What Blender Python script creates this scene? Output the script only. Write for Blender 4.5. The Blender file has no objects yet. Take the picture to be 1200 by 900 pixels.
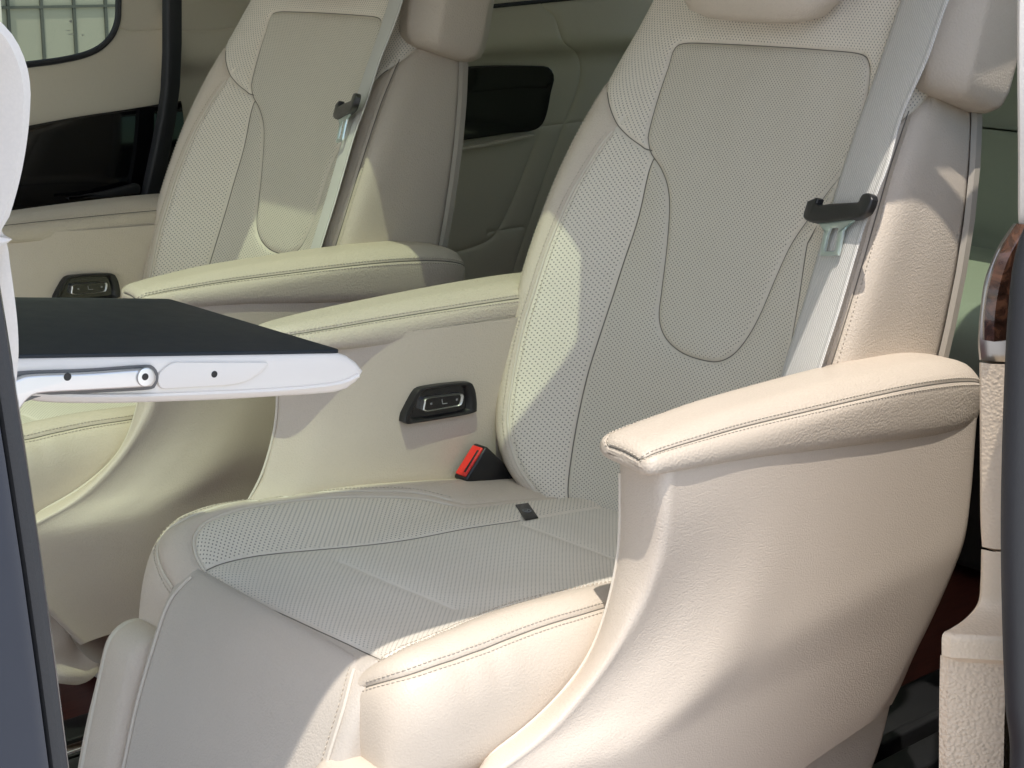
import bpy, bmesh, math, random
import numpy as np
from mathutils import Vector, Matrix
from mathutils.bvhtree import BVHTree
from mathutils.geometry import delaunay_2d_cdt

random.seed(7)
np.random.seed(7)
scene = bpy.context.scene
COL = scene.collection

# ------------------------------------------------------------------ camera
CAM_LOC = np.array([-1.364, -1.325, 1.114])
YAW, PITCH, ROLL, FOC = 0.7245, 0.2694, 0.0157, 1.6
PW, PH = 1200.0, 900.0
_f = np.array([math.sin(YAW) * math.cos(PITCH), math.cos(YAW) * math.cos(PITCH), -math.sin(PITCH)])
_r = np.cross(_f, [0, 0, 1.0]); _r /= np.linalg.norm(_r)
_u = np.cross(_r, _f)
_R = _r * math.cos(ROLL) + _u * math.sin(ROLL)
_U = -_r * math.sin(ROLL) + _u * math.cos(ROLL)
cam_data = bpy.data.cameras.new("camera")
cam = bpy.data.objects.new("camera", cam_data)
COL.objects.link(cam)
M = Matrix.Identity(4)
for i in range(3):
    M[i][0] = _R[i]; M[i][1] = _U[i]; M[i][2] = -_f[i]; M[i][3] = CAM_LOC[i]
cam.matrix_world = M
cam_data.sensor_width = 36.0
cam_data.lens = FOC * 36.0
cam_data.clip_start = 0.02
cam_data.clip_end = 3000
scene.camera = cam


def ray(px, py):
    """direction of a measured photo point (1200 x 900), used to read sizes off the photo"""
    d = _f + _R * (px - PW / 2) / (FOC * PW) + _U * (PH / 2 - py) / (FOC * PW)
    return d / np.linalg.norm(d)


def on(px, py, n, c):
    d = ray(px, py); n = np.array(n, float)
    return CAM_LOC + d * ((c - n @ CAM_LOC) / (n @ d))


def onY(p, Y): return on(p[0], p[1], (0, 1, 0), Y)
def onX(p, X): return on(p[0], p[1], (1, 0, 0), X)
def onZ(p, Z): return on(p[0], p[1], (0, 0, 1), Z)


# ------------------------------------------------------------------ spline helpers
def cr_eval(P, t):
    """uniform Catmull-Rom along axis 0 of P at parameters t in [0,1]"""
    P = np.asarray(P, float)
    n = len(P)
    s = np.clip(np.asarray(t, float), 0, 1) * (n - 1)
    i = np.minimum(s.astype(int), n - 2)
    f = (s - i)
    ext = np.concatenate([[2 * P[0] - P[1]], P, [2 * P[-1] - P[-2]]])
    w = cr_w(f)
    out = 0
    for k in range(4):
        out = out + w[k].reshape((-1,) + (1,) * (P.ndim - 1)) * ext[i + k]
    return out


def cr_w(f):
    f2, f3 = f * f, f * f * f
    return (-.5 * f3 + f2 - .5 * f, 1.5 * f3 - 2.5 * f2 + 1, -1.5 * f3 + 2 * f2 + .5 * f, .5 * f3 - .5 * f2)


def resample(P, n, dense=40):
    P = np.asarray(P, float)
    D = cr_eval(P, np.linspace(0, 1, (len(P) - 1) * dense + 1))
    L = np.concatenate([[0], np.cumsum(np.linalg.norm(np.diff(D, axis=0), axis=1))])
    t = np.linspace(0, L[-1], n)
    return np.stack([np.interp(t, L, D[:, k]) for k in range(D.shape[1])], -1)


def smooth_poly(P, step):
    P = np.asarray(P, float)
    D = cr_eval(P, np.linspace(0, 1, (len(P) - 1) * 20 + 1))
    L = np.linalg.norm(np.diff(D, axis=0), axis=1).sum()
    return resample(P, max(3, int(L / step)))


def interp(x, xs, ys):
    """smooth (Catmull-Rom) interpolation of a table"""
    xs = np.asarray(xs, float); ys = np.asarray(ys, float)
    m = np.gradient(ys, xs)
    x = np.clip(x, xs[0], xs[-1])
    i = np.clip(np.searchsorted(xs, x) - 1, 0, len(xs) - 2)
    h = xs[i + 1] - xs[i]; t = (x - xs[i]) / h
    return ((2 * t**3 - 3 * t**2 + 1) * ys[i] + (t**3 - 2 * t**2 + t) * h * m[i]
            + (-2 * t**3 + 3 * t**2) * ys[i + 1] + (t**3 - t**2) * h * m[i + 1])


class Surf:
    """smooth surface through rows of points; (a, b) are metres across / along"""
    def __init__(self, rows, nu=44, nv=64):
        R = np.stack([resample(r, nv) for r in rows])            # rows x nv x 3
        mid = R[:, nv // 2]
        d = np.stack([R[:, k] for k in range(0, nv, 6)], 1)
        D = cr_eval(d, np.linspace(0, 1, (len(R) - 1) * 30 + 1))
        seg = np.linalg.norm(np.diff(D, axis=0), axis=2).mean(1)
        L = np.concatenate([[0], np.cumsum(seg)])
        t = np.interp(np.linspace(0, L[-1], nu), L, np.linspace(0, 1, len(D)))
        self.P = cr_eval(R, t)
        self.m, self.n = nu, nv
        self.La = np.linalg.norm(np.diff(self.P, axis=1), axis=2).sum(1).mean()   # across (v)
        self.Lb = L[-1]                                                           # along (u)
        self.bvh = None

    def ev(self, ab):
        ab = np.atleast_2d(ab)
        P = self.P
        E = np.concatenate([2 * P[:1] - P[1:2], P, 2 * P[-1:] - P[-2:-1]], 0)
        E = np.concatenate([2 * E[:, :1] - E[:, 1:2], E, 2 * E[:, -1:] - E[:, -2:-1]], 1)
        sv = np.clip(ab[:, 0] / self.La, 0, 1) * (self.n - 1)
        su = np.clip(ab[:, 1] / self.Lb, 0, 1) * (self.m - 1)
        iu = np.minimum(su.astype(int), self.m - 2); iv = np.minimum(sv.astype(int), self.n - 2)
        wu = cr_w(su - iu); wv = cr_w(sv - iv)
        out = 0
        for k in range(4):
            for l in range(4):
                out = out + (wu[k] * wv[l])[:, None] * E[iu + k, iv + l]
        return out

    def normal(self, ab, e=.0015):
        ab = np.atleast_2d(np.asarray(ab, float))
        a0 = ab.copy(); a1 = ab.copy(); b0 = ab.copy(); b1 = ab.copy()
        a0[:, 0] = np.clip(ab[:, 0] - e, 0, self.La); a1[:, 0] = np.clip(ab[:, 0] + e, 0, self.La)
        b0[:, 1] = np.clip(ab[:, 1] - e, 0, self.Lb); b1[:, 1] = np.clip(ab[:, 1] + e, 0, self.Lb)
        n = np.cross(self.ev(a1) - self.ev(a0), self.ev(b1) - self.ev(b0))
        return n / (np.linalg.norm(n, axis=1)[:, None] + 1e-12) * getattr(self, 'flip', 1)

    def trace(self, pts, shift=(0, 0, 0), step=5):
        """find (a, b) of points measured in the photo"""
        if self.bvh is None:
            N = 140
            A, B = np.meshgrid(np.linspace(0, self.La, N), np.linspace(0, self.Lb, N), indexing='ij')
            self.gab = np.stack([A.ravel(), B.ravel()], -1)
            V = self.ev(self.gab)
            T = []
            for i in range(N - 1):
                for j in range(N - 1):
                    k = i * N + j
                    T.append((k, k + N, k + N + 1)); T.append((k, k + N + 1, k + 1))
            self.gV, self.gT = V, T
            self.bvh = BVHTree.FromPolygons([tuple(v) for v in V], T)
        P = smooth_poly(pts, step) if len(pts) > 2 else resample(pts, max(3, int(np.hypot(pts[1][0] - pts[0][0], pts[1][1] - pts[0][1]) / step)))
        out = []
        o = Vector(CAM_LOC - np.array(shift))
        for p in P:
            d = Vector(ray(*p))
            loc, nor, idx, dist = self.bvh.ray_cast(o, d)
            if loc is None:
                # silhouette: nearest surface point to the ray
                best = None
                for t in np.linspace(1.0, 2.6, 60):
                    q = self.bvh.find_nearest(o + d * t)
                    if best is None or q[3] < best[3]: best = q
                loc, nor, idx, dist = best
                if dist > .03: continue
            a, b, c = self.gT[idx]
            va, vb, vc = (self.gV[k] for k in (a, b, c))
            l = np.array(loc)
            v0, v1, v2 = vb - va, vc - va, l - va
            d00, d01, d11, d20, d21 = v0 @ v0, v0 @ v1, v1 @ v1, v2 @ v0, v2 @ v1
            den = d00 * d11 - d01 * d01 + 1e-18
            w1 = (d11 * d20 - d01 * d21) / den; w2 = (d00 * d21 - d01 * d20) / den
            out.append(self.gab[a] * (1 - w1 - w2) + self.gab[b] * w1 + self.gab[c] * w2)
        return np.array(out)

    def mirror(self, ab):
        ab = np.array(ab); ab[:, 0] = self.La - ab[:, 0]
        return ab


# ------------------------------------------------------------------ mesh helpers
def link(name, me, parent=None, mats=None):
    o = bpy.data.objects.new(name, me)
    COL.objects.link(o)
    if parent is not None: o.parent = parent
    if mats is not None:
        for m in (mats if isinstance(mats, (list, tuple)) else [mats]): me.materials.append(m)
    return o


def shade(me, smooth=True):
    me.polygons.foreach_set('use_smooth', [smooth] * len(me.polygons))


def mesh_from(V, F, smooth=True, uv=None):
    me = bpy.data.meshes.new("shape")
    me.from_pydata([tuple(map(float, v)) for v in V], [], [tuple(int(i) for i in f) for f in F])
    me.update()
    if uv is not None:
        l = me.uv_layers.new(name="UVMap")
        idx = np.zeros(len(me.loops), int); me.loops.foreach_get('vertex_index', idx)
        l.data.foreach_set('uv', np.asarray(uv, float)[idx].ravel())
    shade(me, smooth)
    return me


class MB:
    """collects simple shapes into one mesh"""
    def __init__(self): self.V = []; self.F = []; self.mi = []
    def add(self, V, F, mi=0):
        o = len(self.V)
        self.V += [tuple(map(float, v)) for v in V]
        self.F += [tuple(int(i) + o for i in f) for f in F]
        self.mi += [mi] * len(F)
        return self
    def grid(self, G, closed=False, mi=0, cap=False):
        G = np.asarray(G, float); m, n = G.shape[:2]
        V = G.reshape(-1, 3); F = []
        for i in range(m - 1):
            for j in range(n if closed else n - 1):
                k = (j + 1) % n
                F.append((i * n + j, i * n + k, (i + 1) * n + k, (i + 1) * n + j))
        if cap:
            F.append(tuple(range(n))[::-1]); F.append(tuple((m - 1) * n + j for j in range(n)))
        return self.add(V, F, mi)
    def tube(self, P, r, sides=8, mi=0, cap=True):
        P = np.asarray(P, float); n = len(P)
        T = np.gradient(P, axis=0); T /= np.linalg.norm(T, axis=1)[:, None] + 1e-12
        up = np.array([0, 0, 1.0]) if abs(T[0][2]) < .9 else np.array([1.0, 0, 0])
        a = np.cross(T[0], up); a /= np.linalg.norm(a)
        G = []
        for i in range(n):
            a = a - T[i] * (a @ T[i]); a /= np.linalg.norm(a) + 1e-12
            b = np.cross(T[i], a)
            rr = r[i] if hasattr(r, '__len__') else r
            G.append([P[i] + rr * (a * math.cos(2 * math.pi * k / sides) + b * math.sin(2 * math.pi * k / sides)) for k in range(sides)])
        return self.grid(np.array(G), True, mi, cap)
    def box(self, c, s, rot=None, bevel=0.0, seg=3, mi=0):
        bm = bmesh.new()
        bmesh.ops.create_cube(bm, size=1)
        for v in bm.verts: v.co = Vector((v.co.x * s[0], v.co.y * s[1], v.co.z * s[2]))
        if bevel: bmesh.ops.bevel(bm, geom=bm.edges[:], offset=bevel, segments=seg, profile=.5, affect='EDGES')
        if rot is not None: bmesh.ops.transform(bm, matrix=rot.to_4x4(), verts=bm.verts)
        bmesh.ops.translate(bm, vec=Vector(c), verts=bm.verts)
        bm.verts.index_update()
        self.add([v.co for v in bm.verts], [[v.index for v in f.verts] for f in bm.faces], mi)
        bm.free(); return self
    def plate(self, O, n, t, bev=.002, mi=0, back=True):
        """outline O (Nx3, in a plane) with thickness t along n, rounded front rim"""
        O = np.asarray(O, float); n = np.asarray(n, float); n = n / np.linalg.norm(n)
        c = O.mean(0)
        T = np.roll(O, -1, 0) - np.roll(O, 1, 0)
        T /= np.linalg.norm(T, axis=1)[:, None] + 1e-12
        inn = np.cross(n, T)
        area = sum(np.cross(O[i] - c, O[(i + 1) % len(O)] - c) @ n for i in range(len(O)))
        if area < 0:
            O = O[::-1].copy(); inn = inn[::-1]
            T = np.roll(O, -1, 0) - np.roll(O, 1, 0); T /= np.linalg.norm(T, axis=1)[:, None] + 1e-12
            inn = np.cross(n, T)
        rings = [O, O + n * (t - bev)]
        for k in (1, 2, 3):
            a = k / 3 * math.pi / 2
            rings.append(O + n * (t - bev + bev * math.sin(a)) + inn * bev * (1 - math.cos(a)))
        self.grid(np.array(rings), True, mi)
        k = len(self.V); N = len(O)
        self.F.append(tuple(range(k - N, k))); self.mi.append(mi)
        if back: self.F.append(tuple(range(k - 5 * N, k - 4 * N))[::-1]); self.mi.append(mi)
        return self
    def build(self, name, mats, parent=None, smooth=True, sharp=40):
        me = mesh_from(self.V, self.F, smooth)
        me.polygons.foreach_set('material_index', self.mi)
        o = link(name, me, parent, mats)
        if smooth and sharp:
            bm = bmesh.new(); bm.from_mesh(me)
            for e in bm.edges:
                if len(e.link_faces) == 2 and e.calc_face_angle(0) > math.radians(sharp): e.smooth = False
            bm.to_mesh(me); bm.free()
        return o


def rounded(P, r, seg=5):
    """round the corners of a closed 2D/3D polygon"""
    P = np.asarray(P, float); out = []; n = len(P)
    for i in range(n):
        a, b, c = P[i - 1], P[i], P[(i + 1) % n]
        rr = r[i] if hasattr(r, '__len__') else r
        u = (a - b); lu = np.linalg.norm(u); v = (c - b); lv = np.linalg.norm(v)
        d = min(rr, lu * .49, lv * .49)
        p, q = b + u / lu * d, b + v / lv * d
        for k in range(seg + 1):
            t = k / seg
            out.append((1 - t)**2 * p + 2 * t * (1 - t) * b + t * t * q)
    return np.array(out)


def stitch_mb(mb, P, N, pitch=.0052, ln=.0036, r=.00055, lift=.0004, mi=0):
    P = np.asarray(P, float); N = np.asarray(N, float)
    L = np.concatenate([[0], np.cumsum(np.linalg.norm(np.diff(P, axis=0), axis=1))])
    s = 0
    while s + ln < L[-1]:
        p = np.array([np.interp(s, L, P[:, k]) for k in range(3)]); q = np.array([np.interp(s + ln, L, P[:, k]) for k in range(3)])
        n = np.array([np.interp(s + ln / 2, L, N[:, k]) for k in range(3)])
        m = (p + q) / 2 + n * (lift + r)
        mb.tube([p + n * lift * .2, p * .7 + q * .3 + n * (lift + r * .7), p * .3 + q * .7 + n * (lift + r * .7), q + n * lift * .2], [r * .6, r, r, r * .6], 5, mi)
        s += pitch * random.uniform(.95, 1.05)
    return mb


def seg_dist(P, poly):
    """distance of points P (n,2) to a polyline"""
    best = np.full(len(P), 1e9)
    for a, b in zip(poly[:-1], poly[1:]):
        ab = b - a; L = ab @ ab + 1e-18
        t = np.clip(((P - a) @ ab) / L, 0, 1)
        d = np.hypot(*(P - a - t[:, None] * ab).T)
        best = np.minimum(best, d)
    return best


def sheet(surf, seams, zones, parent, step=.005, a0=None, a1=None, b0=None, b1=None, puff=0, puffw=.03, extra=None):
    """tessellate a smooth surface exactly along its seams and split it into one mesh per zone.
    seams: list of (ab polyline, depth, width); zones: list of (name, seed ab, material)"""
    a0 = 0 if a0 is None else a0; a1 = surf.La if a1 is None else a1
    b0 = 0 if b0 is None else b0; b1 = surf.Lb if b1 is None else b1
    pts = []; edges = []; offs = []
    polys = []
    for ab, dep, wid in seams:
        ab = np.asarray(ab, float)
        ab = np.stack([np.clip(ab[:, 0], a0, a1), np.clip(ab[:, 1], b0, b1)], -1)
        keep = np.concatenate([[True], np.linalg.norm(np.diff(ab, axis=0), axis=1) > 1e-6]); ab = ab[keep]
        L = np.concatenate([[0], np.cumsum(np.linalg.norm(np.diff(ab, axis=0), axis=1))])
        n = max(2, int(L[-1] / .004))
        t = np.linspace(0, L[-1], n)
        ab = np.stack([np.interp(t, L, ab[:, k]) for k in (0, 1)], -1)
        polys.append((ab, dep, wid))
        k = len(pts)
        pts += [tuple(p) for p in ab]
        edges += [(k + i, k + i + 1) for i in range(n - 1)]
        T = np.gradient(ab, axis=0); T /= np.linalg.norm(T, axis=1)[:, None] + 1e-12
        Nn = np.stack([-T[:, 1], T[:, 0]], -1)
        for d in (-.0045, -.0025, -.0011, .0011, .0025, .0045):
            offs += [tuple(p) for p in ab + Nn * d]
    nseam = len(edges)
    # border
    na, nb = max(3, int((a1 - a0) / step)), max(3, int((b1 - b0) / step))
    A = np.linspace(a0, a1, na); B = np.linspace(b0, b1, nb)
    k = len(pts)
    ring = [(a, b0) for a in A[:-1]] + [(a1, b) for b in B[:-1]] + [(a, b1) for a in A[::-1][:-1]] + [(a0, b) for b in B[::-1][:-1]]
    pts += ring
    edges += [(k + i, k + (i + 1) % len(ring)) for i in range(len(ring))]
    G = np.array([(a, b) for a in A[1:-1] for b in B[1:-1]])
    O = np.array(offs) if offs else np.zeros((0, 2))
    if len(O):
        O = O[(O[:, 0] > a0 + 1e-4) & (O[:, 0] < a1 - 1e-4) & (O[:, 1] > b0 + 1e-4) & (O[:, 1] < b1 - 1e-4)]
        dm = np.full(len(O), 1e9); dg = np.full(len(G), 1e9)
        for ab, dep, wid in polys:
            dm = np.minimum(dm, seg_dist(O, ab)); dg = np.minimum(dg, seg_dist(G, ab))
        O = O[dm > .0009]; G = G[dg > .0055]
    pts = [Vector(p) for p in pts] + [Vector(p) for p in O] + [Vector(p) for p in G]
    V2, E2, F2, ov, oe, of = delaunay_2d_cdt(pts, edges, [], 0, 1e-6)
    ab = np.array([tuple(v) for v in V2])
    seam_e = set()
    for e, src in zip(E2, oe):
        if any(s < nseam for s in src): seam_e.add((min(e), max(e)))
    # displacement
    P = surf.ev(ab); N = surf.normal(ab)
    h = np.zeros(len(ab)); dmin = np.full(len(ab), 1.0)
    for sp, dep, wid in polys:
        d = seg_dist(ab, sp)
        h = np.minimum(h, -dep * np.exp(-(d / wid)**1.3))
        if dep > 0: dmin = np.minimum(dmin, d)
    if puff: h = h - puff * np.exp(-(dmin / puffw)**1.2)
    if extra is not None: h = h + extra(ab, P)
    P = P + N * h[:, None]
    # zones
    tri = [f for f in F2]
    par = list(range(len(tri)))
    def find(x):
        while par[x] != x: par[x] = par[par[x]]; x = par[x]
        return x
    ed = {}
    for i, f in enumerate(tri):
        for q in range(len(f)):
            e = (min(f[q], f[(q + 1) % len(f)]), max(f[q], f[(q + 1) % len(f)]))
            if e in seam_e: continue
            if e in ed: par[find(i)] = find(ed[e])
            else: ed[e] = i
    cen = np.array([ab[list(f)].mean(0) for f in tri])
    comp = np.array([find(i) for i in range(len(tri))])
    owner = {}
    out = {}
    for zi, z in enumerate(zones):
        s = np.asarray(z[1], float)
        c = comp[np.argmin(np.hypot(*(cen - s).T))]
        if c not in owner: owner[c] = zi
        elif owner[c] != zi: print("ZONE MERGE", z[0], zones[owner[c]][0])
    sizes = {c: int((comp == c).sum()) for c in set(comp)}
    for c in sizes:
        if c not in owner:   # sliver: give to the nearest zone
            cc = cen[comp == c].mean(0)
            best = min(owner, key=lambda k: np.hypot(*(cen[comp == k] - cc).T).min()) if True else None
            owner_c = owner[best]
            owner[c] = owner_c
    objs = {}
    for zi, z in enumerate(zones):
        sel = [i for i in range(len(tri)) if owner[comp[i]] == zi]
        if not sel: print("EMPTY ZONE", z[0]); continue
        used = sorted({v for i in sel for v in tri[i]})
        mp = {v: k for k, v in enumerate(used)}
        F = [[mp[v] for v in tri[i]] for i in sel]
        if getattr(surf, 'flip', 1) < 0: F = [f[::-1] for f in F]
        me = mesh_from(P[used], F, True, ab[used])
        at_ = me.attributes.new('seam_distance', 'FLOAT', 'POINT'); at_.data.foreach_set('value', dmin[used])
        objs.setdefault(z[0], []).append(link(z[0], me, parent if len(z) < 4 else objs[z[3]][0], z[2]))
    def disp(q):
        q = np.asarray(q, float)
        hh = np.zeros(len(q)); dm = np.full(len(q), 1.0)
        for sp, dep, wid in polys:
            d = seg_dist(q, sp)
            hh = np.minimum(hh, -dep * np.exp(-(d / wid)**1.3))
            if dep > 0: dm = np.minimum(dm, d)
        if puff: hh = hh - puff * np.exp(-(dm / puffw)**1.2)
        PP = surf.ev(q); NN = surf.normal(q)
        if extra is not None: hh = hh + extra(q, PP)
        return PP + NN * hh[:, None], NN
    return objs, disp


def offset_ab(ab, d):
    ab = np.asarray(ab, float)
    T = np.gradient(ab, axis=0); T /= np.linalg.norm(T, axis=1)[:, None] + 1e-12
    return ab + np.stack([-T[:, 1], T[:, 0]], -1) * d


def lines(disp, parent, pipe=(), stitch=(), dark=(), r=.0019, off=(.0055,)):
    """piping, stitching and seam lines, one mesh per seam"""
    for s in pipe:
        P, N = disp(s); MB().tube(P + N * .0012, r, 7).build('piping', L_PIPE, parent)
    for s in stitch:
        for d in off:
            P, N = disp(offset_ab(s, d)); stitch_mb(MB(), P, N).build('stitching', THREAD, parent, sharp=0)
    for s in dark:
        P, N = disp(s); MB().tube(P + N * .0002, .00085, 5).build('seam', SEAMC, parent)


def tag(o, label=None, cat=None, group=None, kind=None):
    if label: o['label'] = label
    if cat: o['category'] = cat
    if group: o['group'] = group
    if kind: o['kind'] = kind
    return o


def empty(name, loc, label, cat, group=None):
    o = bpy.data.objects.new(name, None); COL.objects.link(o)
    o.location = loc; o.empty_display_size = .1
    return tag(o, label, cat, group)


def node_part(name, parent):
    """a part made of several sub-parts"""
    o = bpy.data.objects.new(name, None); COL.objects.link(o); o.parent = parent
    return o


def copy_tree(o, parent=None):
    c = o.copy(); COL.objects.link(c)
    if parent is not None: c.parent = parent
    for ch in list(o.children): copy_tree(ch, c)
    return c


# ------------------------------------------------------------------ materials
def mat(name):
    m = bpy.data.materials.new(name); m.use_nodes = True
    nt = m.node_tree; b = nt.nodes['Principled BSDF']
    return m, nt, b


def nd(nt, typ, **kw):
    n = nt.nodes.new(typ)
    for k, v in kw.items(): setattr(n, k, v)
    return n


def mth(nt, op, a, b=None, clamp=False):
    n = nd(nt, 'ShaderNodeMath', operation=op); n.use_clamp = clamp
    for i, x in enumerate((a, b)):
        if x is None: continue
        if isinstance(x, (int, float)): n.inputs[i].default_value = x
        else: nt.links.new(x, n.inputs[i])
    return n.outputs[0]


def mixc(nt, fac, a, b):
    n = nd(nt, 'ShaderNodeMix', data_type='RGBA')
    for i, x in ((0, fac), (6, a), (7, b)):
        if isinstance(x, (tuple, list)): n.inputs[i].default_value = (*x[:3], 1)
        elif isinstance(x, (int, float)): n.inputs[i].default_value = x
        else: nt.links.new(x, n.inputs[i])
    return n.outputs[2]


def leather(name, base, rough=.5, grain=330, gb=.22, perf=None, wrinkle=.25, spec=.38, hole=(.09, .085, .075), vary=.06, contrast=.8, gd=.0011):
    m, nt, b = mat(name)
    tc = nd(nt, 'ShaderNodeTexCoord')
    # pebble grain
    nz = nd(nt, 'ShaderNodeTexNoise'); nz.inputs['Scale'].default_value = grain * .5; nz.inputs['Detail'].default_value = 1
    nt.links.new(tc.outputs['Object'], nz.inputs['Vector'])
    va = nd(nt, 'ShaderNodeVectorMath', operation='MULTIPLY_ADD')
    nt.links.new(nz.outputs['Color'], va.inputs[0]); va.inputs[1].default_value = (.0022,) * 3
    nt.links.new(tc.outputs['Object'], va.inputs[2])
    vo = nd(nt, 'ShaderNodeTexVoronoi', feature='SMOOTH_F1'); vo.inputs['Scale'].default_value = grain
    vo.inputs['Smoothness'].default_value = .6
    nt.links.new(va.outputs[0], vo.inputs['Vector'])
    # larger softness
    n2 = nd(nt, 'ShaderNodeTexNoise'); n2.inputs['Scale'].default_value = 14; n2.inputs['Detail'].default_value = 4
    nt.links.new(tc.outputs['Object'], n2.inputs['Vector'])
    n3 = nd(nt, 'ShaderNodeTexNoise'); n3.inputs['Scale'].default_value = 5; n3.inputs['Detail'].default_value = 3
    nt.links.new(tc.outputs['Object'], n3.inputs['Vector'])
    lo = tuple(c * (1 - vary) for c in base); hi = tuple(min(1, c * (1 + vary)) for c in base)
    col = mixc(nt, n3.outputs['Fac'], lo, hi)
    gr = mth(nt, 'MULTIPLY', vo.outputs['Distance'], .35, True)
    col = mixc(nt, mth(nt, 'MULTIPLY', gr, .55), col, tuple(c * .72 for c in base))
    height = mth(nt, 'MULTIPLY', vo.outputs['Distance'], -1.0)
    bump = nd(nt, 'ShaderNodeBump'); bump.inputs['Strength'].default_value = gb; bump.inputs['Distance'].default_value = gd
    nt.links.new(height, bump.inputs['Height'])
    gv = nd(nt, 'ShaderNodeMapRange'); gv.inputs['From Min'].default_value = .35; gv.inputs['From Max'].default_value = .65
    gv.inputs['To Min'].default_value = gb * .45; gv.inputs['To Max'].default_value = gb * 1.25
    nt.links.new(n3.outputs['Fac'], gv.inputs['Value']); nt.links.new(gv.outputs[0], bump.inputs['Strength'])
    bw = nd(nt, 'ShaderNodeBump'); bw.inputs['Strength'].default_value = wrinkle; bw.inputs['Distance'].default_value = .012
    nt.links.new(n2.outputs['Fac'], bw.inputs['Height'])
    nt.links.new(bump.outputs['Normal'], bw.inputs['Normal'])
    last = bw
    if perf:
        pitch, rad = perf
        uv = nd(nt, 'ShaderNodeUVMap'); uv.uv_map = 'UVMap'
        mp = nd(nt, 'ShaderNodeMapping'); mp.inputs['Rotation'].default_value = (0, 0, math.radians(45)); mp.inputs['Scale'].default_value = (1 / pitch,) * 3
        nt.links.new(uv.outputs[0], mp.inputs[0])
        fr = nd(nt, 'ShaderNodeVectorMath', operation='FRACTION'); nt.links.new(mp.outputs[0], fr.inputs[0])
        sb = nd(nt, 'ShaderNodeVectorMath', operation='SUBTRACT'); nt.links.new(fr.outputs[0], sb.inputs[0]); sb.inputs[1].default_value = (.5, .5, 0)
        sx = nd(nt, 'ShaderNodeSeparateXYZ'); nt.links.new(sb.outputs[0], sx.inputs[0])
        d = mth(nt, 'SQRT', mth(nt, 'ADD', mth(nt, 'MULTIPLY', sx.outputs[0], sx.outputs[0]), mth(nt, 'MULTIPLY', sx.outputs[1], sx.outputs[1])))
        r = rad / pitch
        mr = nd(nt, 'ShaderNodeMapRange', interpolation_type='SMOOTHSTEP')
        mr.inputs['From Min'].default_value = r * .75; mr.inputs['From Max'].default_value = r * 1.25
        mr.inputs['To Min'].default_value = contrast; mr.inputs['To Max'].default_value = 0
        nt.links.new(d, mr.inputs['Value'])
        sdn = nd(nt, 'ShaderNodeAttribute'); sdn.attribute_name = 'seam_distance'
        rim = nd(nt, 'ShaderNodeMapRange', interpolation_type='SMOOTHSTEP')
        rim.inputs['From Min'].default_value = .0032; rim.inputs['From Max'].default_value = .0042
        nt.links.new(sdn.outputs['Fac'], rim.inputs['Value'])
        nv = nd(nt, 'ShaderNodeTexNoise'); nv.inputs['Scale'].default_value = 90; nt.links.new(tc.outputs['Object'], nv.inputs['Vector'])
        hm = mth(nt, 'MULTIPLY', mth(nt, 'MULTIPLY', mr.outputs[0], rim.outputs[0]), mth(nt, 'ADD', mth(nt, 'MULTIPLY', nv.outputs['Fac'], .7), .62), True)
        col = mixc(nt, hm, col, hole)
        bp = nd(nt, 'ShaderNodeBump', invert=True); bp.inputs['Strength'].default_value = .5; bp.inputs['Distance'].default_value = .0012
        nt.links.new(mr.outputs[0], bp.inputs['Height']); nt.links.new(last.outputs['Normal'], bp.inputs['Normal'])
        last = bp
    nt.links.new(col, b.inputs['Base Color'])
    nt.links.new(last.outputs['Normal'], b.inputs['Normal'])
    rr = nd(nt, 'ShaderNodeMapRange'); rr.inputs['To Min'].default_value = rough - .06; rr.inputs['To Max'].default_value = rough + .08
    nt.links.new(n2.outputs['Fac'], rr.inputs['Value']); nt.links.new(rr.outputs[0], b.inputs['Roughness'])
    b.inputs['Specular IOR Level'].default_value = spec
    return m


def plain(name, col, rough=.4, metal=0, spec=.5, bump=0, bscale=400, coat=0, vary=.04, vscale=20):
    m, nt, b = mat(name)
    tc = nd(nt, 'ShaderNodeTexCoord')
    n = nd(nt, 'ShaderNodeTexNoise'); n.inputs['Scale'].default_value = vscale; n.inputs['Detail'].default_value = 5
    nt.links.new(tc.outputs['Object'], n.inputs['Vector'])
    c = mixc(nt, n.outputs['Fac'], tuple(x * (1 - vary) for x in col), tuple(min(1, x * (1 + vary)) for x in col))
    nt.links.new(c, b.inputs['Base Color'])
    rr = nd(nt, 'ShaderNodeMapRange'); rr.inputs['To Min'].default_value = max(.02, rough - .05); rr.inputs['To Max'].default_value = rough + .06
    nt.links.new(n.outputs['Fac'], rr.inputs['Value']); nt.links.new(rr.outputs[0], b.inputs['Roughness'])
    b.inputs['Metallic'].default_value = metal
    b.inputs['Specular IOR Level'].default_value = spec
    b.inputs['Coat Weight'].default_value = coat
    if bump:
        n2 = nd(nt, 'ShaderNodeTexNoise'); n2.inputs['Scale'].default_value = bscale; n2.inputs['Detail'].default_value = 3
        nt.links.new(tc.outputs['Object'], n2.inputs['Vector'])
        bp = nd(nt, 'ShaderNodeBump'); bp.inputs['Strength'].default_value = bump; bp.inputs['Distance'].default_value = .002
        nt.links.new(n2.outputs['Fac'], bp.inputs['Height']); nt.links.new(bp.outputs[0], b.inputs['Normal'])
    return m


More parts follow.
